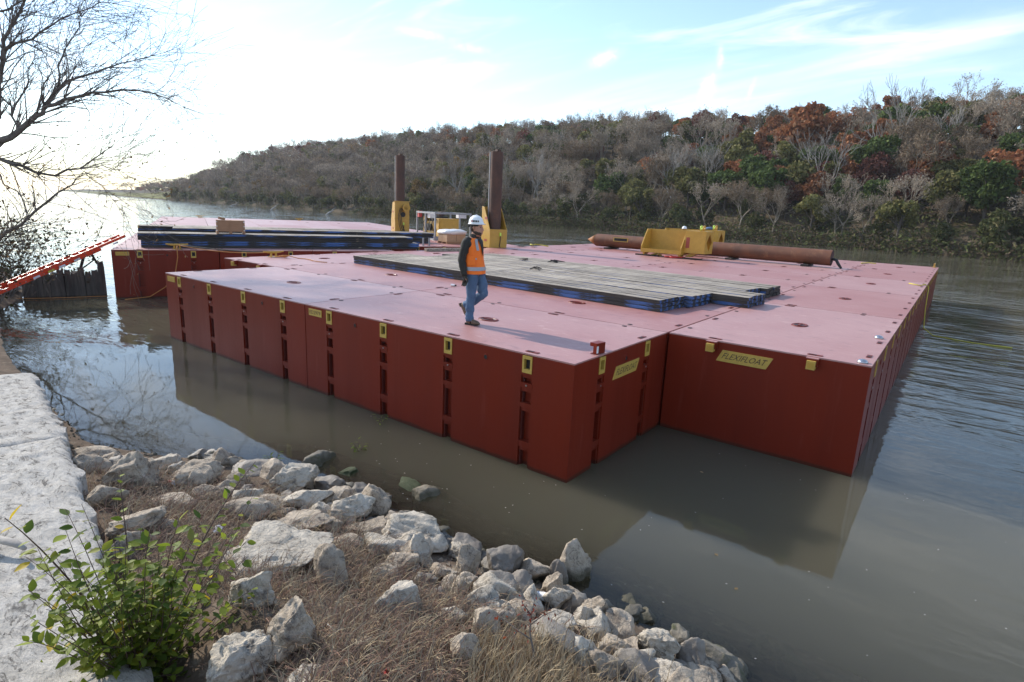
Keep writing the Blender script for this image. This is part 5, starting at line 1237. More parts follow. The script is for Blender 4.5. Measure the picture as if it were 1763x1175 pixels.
# ------------------------------------------------------------------ rocks
RK = random.Random(77)
def rock_mesh(seed, sub, flat=1.0, cuts=7, rough=.16):
    r = random.Random(seed); bm = bmesh.new(); bmesh.ops.create_icosphere(bm, subdivisions=sub, radius=1.0)
    pl = []
    for _ in range(cuts):
        n = Vector((r.gauss(0, 1), r.gauss(0, 1), r.gauss(0, .8))).normalized(); pl.append((n, r.uniform(.48, .82)))
    o = Vector((r.uniform(-50, 50), r.uniform(-50, 50), r.uniform(-50, 50)))
    for v in bm.verts:
        p = v.co.copy()
        for n, d in pl:
            e = p.dot(n)-d
            if e > 0: p -= n*e*.985
        q = p.normalized()
        f = noise.noise(q*1.3+o)*rough*.8+noise.noise(q*3.1+o)*rough*.55-abs(noise.noise(q*4.6+o))*rough*.75-abs(noise.noise(q*10+o))*rough*.30+noise.noise(q*21+o)*rough*.12
        v.co = p+q*f
    lo = Vector([min(v.co[i] for v in bm.verts) for i in range(3)]); hi = Vector([max(v.co[i] for v in bm.verts) for i in range(3)])
    for v in bm.verts:
        v.co = Vector(((v.co[i]-(lo[i]+hi[i])/2)/((hi[i]-lo[i])/2) for i in range(3)))
    me = bpy.data.meshes.new('rock'); bm.to_mesh(me); bm.free()
    me.polygons.foreach_set('use_smooth', [True]*len(me.polygons)); return me
# (centre px, centre py, width px, height px, material, label or None)
SMALL = {'rock': ('weathered tan limestone rock in the rough stone bank', 'tan stones of the bank'), 'rockw': ('pale limestone rock in the rough stone bank', 'pale stones of the bank'), 'rockd': ('dark damp limestone rock at the water edge', 'damp stones at the water edge'), 'rockm': ('mossy limestone rock at the water edge', 'mossy stones at the water edge')}
ROCKS = [
 (228, 812, 92, 70, 'rock', 'broad brown-grey boulder at the end of the concrete block'), (170, 790, 62, 26, 'rock', None), (152, 804, 42, 34, 'rock', None), (333, 815, 98, 46, 'rock', 'low flat tan boulder by the bright water'),
 (186, 858, 56, 40, 'rock', None), (236, 896, 92, 50, 'rock', None), (228, 935, 60, 42, 'rock', None), (453, 771, 42, 38, 'rockd', 'round grey boulder sitting in the water'), (442, 805, 64, 26, 'rockd', None),
 (428, 876, 72, 36, 'rock', None), (478, 942, 190, 84, 'rockw', 'long slanting pale boulder above the dry brush'), (437, 1018, 78, 70, 'rockw', 'pale upright rock behind the leafy shrub'), (508, 1068, 124, 122, 'rock', 'large yellowish pitted boulder among dry grass'),
 (418, 1130, 145, 125, 'rockw', 'white wedge-shaped boulder beside the shrub'), (532, 1160, 100, 60, 'rockw', 'flat white rock below the yellowish boulder'), (570, 988, 56, 68, 'rock', 'egg-shaped grey rock at the tip of the long boulder'),
 (683, 1034, 88, 68, 'rockw', 'pale angular rock alone in the dry grass'), (803, 1132, 50, 48, 'rock', 'small pointed rock half buried in straw'), (782, 1061, 44, 34, 'rockw', None), (836, 1086, 44, 46, 'rock', None),
 (508, 826, 78, 52, 'rockw', 'smooth pale dome-shaped boulder near the waterline'), (530, 858, 68, 34, 'rockw', None), (579, 858, 54, 36, 'rock', None), (607, 876, 78, 50, 'rockw', 'grey-white boulder leaning on its neighbours'), (642, 866, 54, 48, 'rock', None), (624, 850, 40, 28, 'rockd', None),
 (568, 835, 46, 30, 'rockd', None), (548, 799, 76, 54, 'rockm', 'weed-topped boulder at the shore'), (520, 771, 34, 17, 'rockd', None), (486, 773, 26, 14, 'rockd', None), (737, 868, 50, 42, 'rock', 'angular pale rock standing alone in the shallows'), (695, 865, 40, 17, 'rockm', None), (767, 900, 16, 14, 'rockd', None),
 (712, 914, 128, 64, 'rockw', 'big block with a sunlit flat top near the corner of the barge'), (672, 937, 74, 42, 'rockw', None), (630, 908, 80, 28, 'rock', None), (519, 895, 100, 40, 'rock', None), (724, 957, 38, 50, 'rockw', None), (800, 944, 56, 36, 'rockd', None), (690, 968, 56, 32, 'rock', None),
 (867, 975, 58, 50, 'rockd', 'dark brown boulder at the water edge'), (805, 977, 40, 52, 'rock', None), (805, 1006, 36, 30, 'rock', None), (921, 984, 56, 42, 'rock', None), (988, 983, 57, 72, 'rock', 'upright rounded boulder with a dark hole by the open water'), (961, 996, 26, 42, 'rockd', None), (852, 1013, 66, 46, 'rockw', None), (881, 1030, 54, 30, 'rock', None), (950, 1012, 34, 38, 'rock', None),
 (959, 1032, 46, 40, 'rockw', None), (991, 1043, 44, 40, 'rockd', None), (1022, 1058, 42, 48, 'rock', None), (958, 1066, 94, 50, 'rockw', 'pinkish flat boulder beside the white cup'), (884, 1052, 64, 30, 'rock', None), (1062, 1083, 56, 46, 'rock', None), (1013, 1071, 34, 40, 'rockw', None),
 (1129, 1107, 100, 86, 'rockw', 'large rounded white boulder overhanging the shallows'), (1056, 1111, 78, 64, 'rock', None), (1187, 1131, 40, 48, 'rockd', None), (1129, 1160, 74, 44, 'rockw', None), (1209, 1159, 56, 30, 'rock', None), (1255, 1170, 38, 24, 'rock', None), (1168, 1102, 34, 34, 'rockm', None), (1046, 1048, 30, 22, 'rockm', None), (907, 957, 20, 16, 'rockm', None), (872, 947, 18, 13, 'rockm', None),
 (1370, 1155, 58, 46, 'rockm', 'yellow-green mossy rock breaking the water surface'), (100, 503, 52, 22, 'rockd', 'sloping grey slab leaning against the rotted timbers'), (72, 509, 40, 12, 'rockd', None), (10, 497, 40, 16, 'rockd', None), (760, 985, 40, 30, 'rock', None), (745, 930, 30, 26, 'rockd', None), (835, 960, 34, 22, 'rockd', None), (655, 990, 40, 24, 'rock', None), (600, 935, 44, 22, 'rock', None), (300, 862, 60, 26, 'rock', None), (360, 848, 50, 24, 'rock', None), (280, 905, 50, 30, 'rock', None), (395, 835, 44, 22, 'rock', None), (470, 865, 50, 24, 'rock', None),
 (620, 1110, 40, 24, 'rock', None), (1090, 1150, 44, 30, 'rockd', None), (1160, 1150, 40, 26, 'rockd', None), (930, 1095, 50, 28, 'rock', None)]
VAR = [rock_mesh(500+i, 4, cuts=12) for i in range(16)]
def put_rock(px, py, wpx, hpx, mat, label, sink=.24, sub=None, z=None):
    foot = gat(px, py+hpx*.30) if z is None else at(px, py, z)
    rg = (foot-CAM).length; d = (foot-CAM).normalized()
    cosA = max(.3, d.dot(FWD)); k = rg*cosA/FPX
    e_ = (1.02 if py < 1040 else .74) if wpx > 75 else 1.2; sx_, sz_ = wpx*k/2*e_, hpx*k/2*e_*1.08
    # apparent height mixes the rock's height and its depth seen from above
    el = math.asin(-d.z); dep = sx_*RK.uniform(.7, .95); hh = max(sz_*.62, (sz_**2-(dep*math.sin(el))**2)**.5/max(.4, math.cos(el)) if sz_ > dep*math.sin(el) else sz_*.62)
    if wpx > 75: me = rock_mesh(int(px*7+py), 5, cuts=13)
    else: me = VAR[RK.randrange(16)]
    me = me.copy(); me.materials.clear(); me.materials.append(M[mat])
    o = obj('rock', me, None, (foot.x, foot.y, foot.z+hh*(1-2*sink)))
    ang = math.atan2(d.y, d.x)-math.pi/2
    o.scale = (sx_, dep, hh); o.rotation_euler = (RK.uniform(-.18, .18), RK.uniform(-.2, .2), ang+RK.uniform(-.35, .35))
    if label: tag(o, label, 'rock')
    else: tag(o, SMALL[mat][0], 'rock', SMALL[mat][1])
    return o
for r in ROCKS: put_rock(*r)
for i in range(125):
    x_ = RK.uniform(-4.6, 3.3); d_0 = RK.uniform(-.22, 1.25); y_ = ys(x_)-d_0; s_ = RK.uniform(.05, .135) if i < 80 else RK.uniform(.11, .19); mt = RK.choice(['rock', 'rockw', 'rockd', 'rock']) if d_0 > .12 else RK.choice(['rockd', 'rockm', 'rockd'])
    me = VAR[RK.randrange(16)].copy(); me.materials.clear(); me.materials.append(M[mt])
    o = obj('rock', me, None, (x_, y_, gz(x_, y_)+s_*.25), (RK.uniform(-.4, .4), RK.uniform(-.4, .4), RK.uniform(0, 6.28))); o.scale = (s_*1.25, s_, s_*.8)
    tag(o, ('fist-sized ' if s_ < .11 else 'head-sized ')+SMALL[mt][0], 'rock', ('small ' if s_ < .11 else 'middling ')+SMALL[mt][1])
for px, py, wd, hh in ((1232, 1090, 70, 52), (1175, 1072, 60, 34), (1228, 1140, 56, 44), (1500, 1160, 110, 34), (1290, 1158, 60, 40), (1110, 1045, 60, 26), (1330, 1100, 60, 34), (760, 935, 40, 20), (830, 915, 50, 20), (700, 850, 46, 18)):
    g0 = at(px, py, -.10); o = put_rock(px, py, wd, hh, 'rock', None, z=-.06, sink=.62); o.location.z = -o.scale.z*1.0-.02-.03*(px % 3); o['label'] = 'rounded stone lying just under the murky water'; o['group'] = 'sunken stones'
for i in range(2):
    p = at(706 if i == 0 else 598, 836 if i == 0 else 812, 0); me = VAR[3+i].copy(); me.materials.clear(); me.materials.append(M['algae'])
    o = obj('algae_clump', me, None, (p.x, p.y, -.03)); o.scale = (.24-.08*i, .17, .09); tag(o, ('bright green algae clump awash off the rocks', 'green weed patch at the foot of the weed-topped boulder')[i], 'algae')
# small rubble between the rocks
b = MB(); rs = np.random.default_rng(9)
base = np.array([(0, 0, 1), (1, 0, 0), (-.4, .9, 0), (-.5, -.85, 0), (0, 0, -.6)]); tf = [(0, 1, 2), (0, 2, 3), (0, 3, 1), (4, 2, 1), (4, 3, 2), (4, 1, 3)]
for i in range(2600):
    x_ = rs.uniform(-9, 6); y_ = ys(x_)-abs(rs.normal(0, .9)); s_ = .012+.05*rs.random()**3
    q = base+rs.normal(0, .25, base.shape); an = rs.uniform(0, 6.28); ca, sa = math.cos(an), math.sin(an); z_0 = gz(x_, y_)
    b.add([(x_+s_*(v[0]*ca-v[1]*sa), y_+s_*(v[0]*sa+v[1]*ca), z_0+s_*v[2]*.7) for v in q], tf, 'rock' if i % 3 else 'rockd')
stuff(b.build('rubble'), 'small stone chips and rubble between the rocks', 'rubble')

# ------------------------------------------------------------------ concrete slab blocks along the bank
def slab_block(edge, wd, zt, label, seed):
    """edge: two water-side corner points; the block extends wd metres inland with a broken, pitted surface"""
    a, c = Vector(edge[0]), Vector(edge[1]); u = (c-a); L = u.length; u.normalize(); v = Vector((u.y, -u.x, 0))
    if v.y > 0: v = -v
    nu, nv = int(L/.055), int(wd/.055); b = MB(); top = []
    def Z(p): return .014*noise.noise(p*1.1+Vector((seed, 0, 0)))+.020*noise.noise(p*4+Vector((seed, 5, 0)))-.06*max(0, noise.noise(p*7+Vector((0, seed, 0)))-.2)
    G = {}
    for i in range(nu+1):
        for j in range(nv+1):
            p = a+u*(L*i/nu)+v*(wd*j/nv)
            e = min(j, i*.8, (nu-i)*.8)
            if j == 0: p -= v*(.09*noise.noise(Vector((p.x*1.7, p.y*1.7, seed)))+.045*noise.noise(Vector((p.x*7, p.y*7, seed))))
            z = zt[0]+(zt[1]-zt[0])*i/nu+Z(p)-(.07 if e < .5 else (.022 if e < 1.5 else 0))
            G[i, j] = len(b.v); b.v.append((p.x, p.y, z))
    k = b.mi('slab')
    for i in range(nu):
        for j in range(nv): b.f.append((G[i, j], G[i, j+1], G[i+1, j+1], G[i+1, j])); b.m.append(k)
    # sides
    rim = [(i, 0) for i in range(nu+1)]+[(nu, j) for j in range(1, nv+1)]+[(i, nv) for i in range(nu-1, -1, -1)]+[(0, j) for j in range(nv-1, 0, -1)]
    lo = []
    for q in rim:
        x_, y_, z = b.v[G[q]]; pr = []
        for f in (.22, .5, 1.0): pr.append(len(b.v)); b.v.append((x_+.05*noise.noise(Vector((x_*3, y_*3, f*9))), y_+.05*noise.noise(Vector((x_*3, y_*3, f*9+4))), z-1.3*f))
        lo.append([G[q]]+pr)
    for i in range(len(rim)):
        j = (i+1) % len(rim)
        for l in range(3): b.f.append((lo[i][l], lo[j][l], lo[j][l+1], lo[i][l+1])); b.m.append(k)
    tag(b.build('concrete_block', smooth=1.0), label, 'concrete block')
e1 = at(165, 892, .92); e2 = at(112, 748, .78); e3 = at(62, 642, .62); e0 = e1+(e1-e2)*1.6
slab_block(((e2.x, e2.y, 0), (e0.x, e0.y, 0)), 3.2, (.80, 1.02), 'large white weathered concrete block beside the leafy shrub', 3)
slab_block(((e3.x-.25, e3.y+.05, 0), (e2.x-.06, e2.y+.01, 0)), 3.0, (.60, .74), 'white weathered concrete block nearer the water, past the shrub', 8)
p = at(22, 945, .95); b = MB(); b.tube([p+Vector((-.35, -.12, .03)), p+Vector((0, .02, .035)), p+Vector((.16, .04, .05))], [.028, .03, .016], 'drift', 7); tag(b.build('driftwood_stick', smooth=True), 'short grey stick lying on the white concrete block', 'stick')

# ------------------------------------------------------------------ dry grass over the bank
rs = np.random.default_rng(12)
STRAW = np.array([(.38, .29, .18), (.29, .20, .125), (.22, .135, .095), (.27, .16, .115), (.42, .34, .22), (.18, .12, .085)])
def tuft_density(px, py):
    d = 0
    for cx_, cy_, rx, ry, w_ in ((640, 970, 130, 70, 1.0), (680, 1110, 190, 80, 1.0), (900, 1140, 130, 50, 1.1), (420, 860, 120, 40, .6), (330, 960, 120, 70, .6), (620, 900, 110, 40, .6), (820, 1050, 90, 50, .7), (500, 1010, 120, 60, .6), (250, 860, 90, 50, .5), (330, 900, 80, 40, .7)):
        d = max(d, w_*math.exp(-((px-cx_)/rx)**2-((py-cy_)/ry)**2))
    return d
BV, BF, BC = [], [], []; nb = 0
tries = 0
while nb < 17000 and tries < 200000:
    tries += 1
    x_ = rs.uniform(-6.5, 4.2); y_ = rs.uniform(-6.2, -2.2); d0 = ys(x_)-y_
    if d0 < .7 or (d0 < 1.3 and rs.random() < .5): continue
    z_0 = gz(x_, y_); v_ = Vector((x_, y_, z_0))-CAM; c_ = v_.dot(FWD)
    if c_ < .6: continue
    px = 881.5+FPX*v_.dot(RIGHT)/c_; py = 587.5-FPX*v_.dot(UP)/c_
    if not (-40 < px < 1300 and 780 < py < 1330): continue
    if rs.random() > tuft_density(px, min(py, 1150)): continue
    upright = py > 1110 and px > 800
    ln = rs.uniform(.08, .26)*(1.1 if upright else 1.0); an = rs.uniform(0, 6.283); lean = rs.uniform(.25, .9) if upright else rs.uniform(.95, 1.5)
    w_ = rs.uniform(.0016, .0036); p = np.array([x_, y_, z_0+rs.uniform(-.01, .03)]); dr = np.array([math.cos(an), math.sin(an)]); sd_ = np.array([-dr[1], dr[0], 0])*w_
    pts = []
    for f in (0, .35, .7, 1.0):
        th = lean*(.45+.9*f); pts.append(p.copy()); st = ln*.35; p = p+np.array([dr[0]*math.sin(th)*st, dr[1]*math.sin(th)*st, math.cos(th)*st]); dr = dr+rs.normal(0, .25, 2); dr /= np.linalg.norm(dr)
    o = len(BV); 
    for i, q in enumerate(pts): wf = (1, .9, .6, .25)[i]; BV.append(q-sd_*wf); BV.append(q+sd_*wf+np.array([0, 0, w_*.6]))
    BF += [(o+2*i, o+2*i+1, o+2*i+3, o+2*i+2) for i in range(3)]
    c_ = STRAW[rs.integers(0, 6) if not upright else rs.choice([0, 4, 4, 1])]*rs.uniform(.75, 1.2); BC += [c_]*8; nb += 1
stuff(obj('dry_grass', fast_mesh('dry_grass', BV, BF, ['straw'], BC)), 'matted brown and straw-coloured dead grass between the rocks', 'dry grass')

# ------------------------------------------------------------------ leafy shrub in the foreground
SR = random.Random(31)
sb = gat(245, 1185); sb.z -= .03
shrub = thing('leafy_shrub', 'green and yellowing leafy shrub growing beside the white concrete block', 'shrub', sb)
def leaf_mesh(col, seed):
    r = random.Random(seed); b = MB(); L = 1.0
    prof = [(0, 0), (.18, .20), (.42, .30), (.68, .22), (.88, .10), (1.0, 0)]
    vs = []; 
    for x_, w_ in prof: vs += [(x_, -w_, .10*w_-.10*x_*x_), (x_, 0, -.03-.10*x_*x_), (x_, w_, .10*w_-.10*x_*x_)]
    fs = []
    for i in range(5):
        o = 3*i; fs += [(o, o+3, o+4, o+1), (o+1, o+4, o+5, o+2)]
    b.add(vs, fs, 'shrubleaf'); b.c = [col]*len(vs); return b.mesh('leaf', True)
LC = [(.16, .215, .022), (.21, .265, .028), (.27, .32, .035), (.30, .32, .04), (.09, .14, .022), (.52, .38, .03), (.24, .25, .06), (.15, .20, .03)]
LM = [leaf_mesh(c, i) for i, c in enumerate(LC)]
leaves = []
def shoot(p0, p1, bend, nl, r0=.007, size=(.055, .10)):
    p0 = Vector(p0); p1 = Vector(p1); md = p0.lerp(p1, .5)+Vector(bend); pts = []
    for i in range(9):
        f = i/8; pts.append(p0*(1-f)**2+md*2*f*(1-f)+p1*f*f)
    b = MB(); b.tube(pts, [r0*(1-.75*i/8) for i in range(9)], 'stem', 5); b.build('stem', shrub, smooth=True)
    for k in range(nl):
        f = .22+.78*(k+SR.random()*.6)/nl; f = min(f, 1); i = min(7, int(f*8)); q = pts[i].lerp(pts[i+1], f*8-i); tg = (pts[i+1]-pts[i]).normalized()
        sdv = Vector((SR.gauss(0, 1), SR.gauss(0, 1), SR.gauss(0, .4))); sdv = (sdv-tg*sdv.dot(tg)).normalized()
        dr = (tg*.45+sdv*.9+Vector((0, 0, -.05))).normalized(); up_ = Vector((SR.gauss(0, .35), SR.gauss(0, .35), 1)); y_ = up_.cross(dr).normalized(); zz = dr.cross(y_)
        leaves.append((q+sdv*.006, Matrix((dr, y_, zz)).transposed().to_4x4(), SR.uniform(*size)))
def img_pt(px, py, dz): # point in the shrub seen at a pixel, at about the shrub's own range
    d = ray(px, py); rg = math.hypot(sb.x-CAM.x, sb.y-CAM.y)+dz; q = CAM+d*(rg/math.hypot(d.x, d.y)); return q-sb
shoot((.02, 0, 0), img_pt(440, 795, .75), (.0, -.1, .25), 26, .010, (.05, .085))
shoot((0, .02, .05), img_pt(8, 892, .05), (-.1, 0, .22), 20, .009, (.055, .095))
shoot((.03, 0, .02), img_pt(205, 812, .55), (-.02, 0, .12), 17, .008, (.05, .08))
shoot((.02, .02, .02), img_pt(405, 905, .35), (.05, 0, .15), 17, .008, (.05, .08))
shoot((.02, -.02, .0), img_pt(440, 1010, -.05), (.05, 0, .15), 14, .007, (.045, .075))
for i in range(120):
    # crown spread over the dense patch seen in the photo
    px = SR.gauss(238, 115); py = SR.gauss(1025, 95); px = max(45, min(440, px)); py = max(840, min(1200, py))
    q = img_pt(px, py, SR.uniform(-.35, .3)); 
    if q.z < .06: q.z = .06+SR.random()*.15
    shoot((SR.uniform(-.09, .09), SR.uniform(-.09, .09), 0), q, (SR.uniform(-.08, .08), SR.uniform(-.08, .08), SR.uniform(.05, .2)), SR.randrange(13, 20), .005, (.042, .085))
def lc(): return SR.choice([0, 0, 1, 1, 2, 2, 3, 4, 4, 7, 7, 6, 5 if SR.random() < .45 else 2])
SR.shuffle(leaves)
leaves.sort(key=lambda l: -(l[2]/((l[0]+sb-CAM).length)))
for q, mtx, s in leaves[:300]:
    o = obj('leaf', LM[lc()], shrub); o.matrix_local = Matrix.Translation(q) @ mtx @ Matrix.Scale(s, 4)
lv = np.array([tuple(v.co) for v in LM[0].vertices]); lf = np.array([tuple(p_.vertices) for p_ in LM[0].polygons])
VV, FF, CC = [], [], []
for i, (q, mtx, s) in enumerate(leaves[300:]):
    R3 = np.array(mtx.to_3x3()); VV.append(lv @ R3.T*s+np.array(q)); FF.append(lf+i*len(lv)); CC.append(np.tile(np.array(LC[lc()])*SR.uniform(.8, 1.2), (len(lv), 1)))
stuff(obj('foliage', fast_mesh('foliage', np.concatenate(VV), np.concatenate(FF), ['shrubleaf'], np.concatenate(CC), True), shrub))
print('LEAVES', len(leaves))

# ------------------------------------------------------------------ dead sapling with red leaves, sprouts, litter
sp = gat(925, 1168); t = thing('dead_sapling', 'bare sapling with clinging dark red leaves in the dry grass', 'sapling', sp)
rg0 = math.hypot(sp.x-CAM.x, sp.y-CAM.y)
def ip(px, py, dz=0): d = ray(px, py); return CAM+d*((rg0+dz)/math.hypot(d.x, d.y))-sp
RD = [(.22, .035, .02), (.16, .03, .02), (.28, .07, .03)]
RL = [leaf_mesh(c, 40+i) for i, c in enumerate(RD)]
def twig(pts, r): b = MB(); b.tube(pts, [r*(1-.7*i/(len(pts)-1)) for i in range(len(pts))], 'barkdark', 5); b.build('branch', t, smooth=True)
tw = [[Vector((0, 0, -.03)), ip(918, 1120), ip(912, 1090, .05), ip(915, 1055, .1), ip(922, 1025, .15)], [ip(912, 1100, .03), ip(890, 1085, .1), ip(862, 1062, .2), ip(840, 1040, .3)], [ip(914, 1075, .06), ip(935, 1060, .1), ip(960, 1050, .2)], [ip(890, 1086, .1), ip(880, 1105, .05), ip(858, 1120, 0)], [ip(915, 1060, .08), ip(900, 1040, .1), ip(895, 1020, .15)]]
for i, w_ in enumerate(tw): twig(w_, .010 if i == 0 else .005)
for i in range(70):
    w_ = tw[i % 5]; k = SR.randrange(len(w_)-1) if i % 5 else SR.choice([2, 3]); q = w_[k].lerp(w_[k+1], SR.random())+Vector((SR.gauss(0, .02), SR.gauss(0, .02), SR.gauss(0, .02)))
    o = obj('leaf', RL[i % 3], t, q, (SR.uniform(-1.5, 1.5), SR.uniform(-.3, 1.5), SR.uniform(0, 6.28))); s = SR.uniform(.018, .034); o.scale = (s, s*.7, s)
for (px, py, n_, lab) in ((620, 826, 9, 'narrow-leaved green weed growing at the shore by the weed-topped boulder'), (655, 812, 4, 'single thin sprout standing in the shallow water'), (1212, 1150, 4, 'dry forked stalk standing at the water edge'), (470, 806, 10, 'low green weed between the shore rocks')):
    p = gat(px, py); p.z = max(p.z, -.05); wt = thing('weed', lab, 'weed', p); dry = px == 1212
    for k in range(n_):
        an = SR.uniform(0, 6.28); ln = SR.uniform(.10, .26); b = MB(); tip_ = Vector((math.cos(an)*ln*.45, math.sin(an)*ln*.45, ln*.8)); b.tube([(0, 0, 0), tip_*.5+Vector((0, 0, .03)), tip_], [.003, .003, .0015], 'drift' if dry else 'stem', 4); b.build('stem', wt)
        if not dry:
            for m_ in range(4):
                o = obj('leaf', LM[(0, 4, 7)[m_ % 3]], wt, tip_*(.4+.2*m_), (SR.uniform(-.5, .5), SR.uniform(-.5, .3), an+SR.uniform(-1, 1))); s = SR.uniform(.05, .08); o.scale = (s, s*.5, s)
# litter
p = gat(930, 1036); p += Vector((0, 0, .06)); t = thing('foam_cup', 'white foam cup lying on its side among the rocks', 'cup', p, .3)
b = MB(); n = 18; b.rings([[(x_, r_*math.cos(2*math.pi*k/n), r_*math.sin(2*math.pi*k/n)) for k in range(n)] for x_, r_ in ((-.065, .028), (-.066, .0285), (.055, .041), (.058, .043), (.055, .038), (-.05, .026))], 'white'); b.build('cup_body', t, smooth=.7)
b = MB(); b.rings([[(.057, r_*math.cos(2*math.pi*k/n), r_*math.sin(2*math.pi*k/n)) for k in range(n)] for r_ in (.0435, .046)], 'paper', False); b.build('rim', t)
def crumple(px, py, s, mat, name, label, cat, lift=.03):
    p = gat(px, py); bm = bmesh.new(); bmesh.ops.create_icosphere(bm, subdivisions=2, radius=1); rr = random.Random(int(px))
    for v in bm.verts: v.co *= rr.uniform(.55, 1.15); v.co.z *= .6
    me = bpy.data.meshes.new(name); bm.to_mesh(me); bm.free(); me.materials.append(M[mat]); o = obj(name, me, None, p+Vector((0, 0, lift))); o.scale = (s, s*.8, s); return tag(o, label, cat)
crumple(376, 920, .065, 'paper', 'crumpled_paper', 'crumpled pale paper litter in the dry grass by the long boulder', 'litter', .05)
crumple(301, 836, .055, 'paper', 'litter_wrapper', 'crumpled white wrapper in the dry brush near the broad boulder', 'litter', .04)
crumple(292, 836, .03, 'red', 'litter_scrap', 'red scrap of packaging beside the crumpled white wrapper', 'litter', .05)
crumple(666, 1166, .04, 'red', 'crushed_can', 'flattened red can lying in the straw', 'can', .03)
crumple(497, 826, .035, 'white', 'foam_ball', 'small white round foam piece beside the pale dome-shaped boulder', 'litter', .05)
for a_, c_, lab in (((563, 1085), (579, 1100), 'thin white cane lying bent in the dry grass'), ((579, 1100), (592, 1090), 'upper half of the bent white cane')):
    p, q = gat(*a_), gat(*c_); b = MB(); b.cyl(p+Vector((0, 0, .05)), q+Vector((0, 0, .05)), .004, 'white', 5); tag(b.build('cane'), lab, 'cane')
# floating flecks on the calm water
FRN = random.Random(3)
b = MB()
for i in range(70):
    x_ = FRN.uniform(-4, 5); y_ = FRN.uniform(-1.8, 3.0) if x_ > 0.1 else FRN.uniform(-1.8, -.05)
    s_ = FRN.uniform(.003, .008); an = FRN.uniform(0, 3.14); b.add([(x_+s_*2*math.cos(an+k*1.57)*(1 if k % 2 else .6), y_+s_*2*math.sin(an+k*1.57)*(1 if k % 2 else .6), .004) for k in range(4)], [(0, 1, 2, 3)], 'drift')
stuff(b.build('floating_flecks'), 'tiny pale leaf flecks floating on the calm water', 'flecks')
for i, (px, py) in enumerate(((1205, 812), (1265, 1015), (1236, 957))):
    p = at(px, py, .006); o = obj('floating_leaf', RL[0] if False else leaf_mesh((.35, .24, .12), 90+i), None, p, (0, 0, i*1.3)); o.scale = (.055, .055, .05); tag(o, 'dead tan leaf floating on the dark water', 'leaf', 'floating leaves')

# ------------------------------------------------------------------ bare tree and brush on the left shore
TR = random.Random(19); TRG = 23.5
tb = atr(-42, 486, 25.0); tb.z = gz(tb.x, tb.y)-.1
tree = thing('bare_tree', 'big dark leafless tree spreading over the water on the near shore beside the ladder', 'tree', tb)
def tp(px, py, dz=0): d = ray(px, py); return CAM+d*((TRG+dz)/math.hypot(d.x, d.y))-tb
LIMBS = [
 ([(-42, 490, 1.4), (-40, 400, 1.0), (-30, 310, .6), (-14, 262, .3), (0, 243, 0)], .30, .19),
 ([(0, 243, 0), (29, 229, 0), (62, 200, -.3), (76, 184, -.4), (110, 172, -.7), (157, 160, -1.2), (210, 155, -1.6), (267, 162, -2), (315, 184, -2.4)], .16, .015),
 ([(76, 184, -.4), (100, 153, -.2), (138, 133, 0), (186, 117, .3), (229, 105, .6), (286, 90, .8)], .085, .012),
 ([(100, 153, -.2), (100, 114, .1), (114, 81, .3), (136, 48, .5), (150, 20, .6)], .055, .012),
 ([(-14, 262, .3), (-2, 160, .4), (0, 124, .5), (7, 90, .5), (14, 57, .6), (29, 29, .7), (43, 0, .8), (52, -40, 1)], .13, .04),
 ([(8, 88, .5), (38, 72, .2), (67, 57, 0), (105, 33, -.3), (157, 14, -.5), (185, 4, -.6)], .075, .012),
 ([(-12, 268, .3), (0, 274, .1), (38, 286, -.2), (95, 303, -.6), (138, 291, -.9), (172, 267, -1.1), (210, 238, -1.4)], .12, .012),
 ([(138, 291, -.9), (165, 288, -1.1), (195, 292, -1.3), (215, 300, -1.5)], .04, .01),
 ([(-20, 430, .9), (10, 400, .5), (38, 386, .2), (81, 348, -.1), (124, 319, -.4), (148, 300, -.6)], .11, .02),
 ([(29, 229, 0), (20, 200, .2), (10, 175, .4), (-6, 140, .6)], .06, .03),
 ([(20, 200, .2), (40, 160, .5), (48, 120, .8), (60, 80, 1.0)], .05, .01),
 ([(148, 300, -.6), (175, 320, -.8), (195, 345, -1), (214, 366, -1.2)], .022, .008),
 ([(0, 300, .2), (30, 330, 0), (45, 360, -.2), (40, 400, -.3)], .04, .012),
 ([(40, 0, .8), (60, -10, .6), (95, -14, .4)], .04, .02),
 ([(0, 20, .6), (30, 5, .7), (60, -8, .8)], .05, .03)]
out = []
for pts, r0, r1 in LIMBS:
    P = [tp(*q) for q in pts]; n = len(P); b = MB(); PP = []
    for i in range(n-1):
        PP.append(P[i]); PP.append(P[i].lerp(P[i+1], .5)+Vector((TR.gauss(0, .05), TR.gauss(0, .05), TR.gauss(0, .04))))
    PP.append(P[-1]); rr = [.62*(r0+(r1-r0)*(i/(len(PP)-1))**.8) for i in range(len(PP))]
    b.tube(PP, rr, 'barkdark', 8); b.build('trunk' if r0 > .25 else 'limb', tree, smooth=True)
    if r0 > .25: continue
    for i in range(1, len(PP)):
        for k in range((5 if pts[0][1] < 280 else 3) if rr[i] < .08 else 3):
            tg = (PP[i]-PP[i-1]).normalized(); sv = Vector((TR.gauss(0, 1), TR.gauss(0, 1), TR.gauss(.15, .9))).normalized()
            branches(TR, PP[i], (tg*.9+sv*.75).normalized(), TR.uniform(.7, 1.5), max(.008, min(.024, rr[i]*.4)), 2, out, .6, .03, 2, .45)
b = MB()
for pts, rad, dp in out: b.tube(pts, [max(.0046, r) for r in rad], 'barkdark', 3, False)
stuff(b.build('twigs', tree, smooth=True))
rs = np.random.default_rng(4); tips = np.array([tuple(p[-1]) for p, r, d in out]); low = tips[(tips[:, 2] < tp(100, 220).z)]
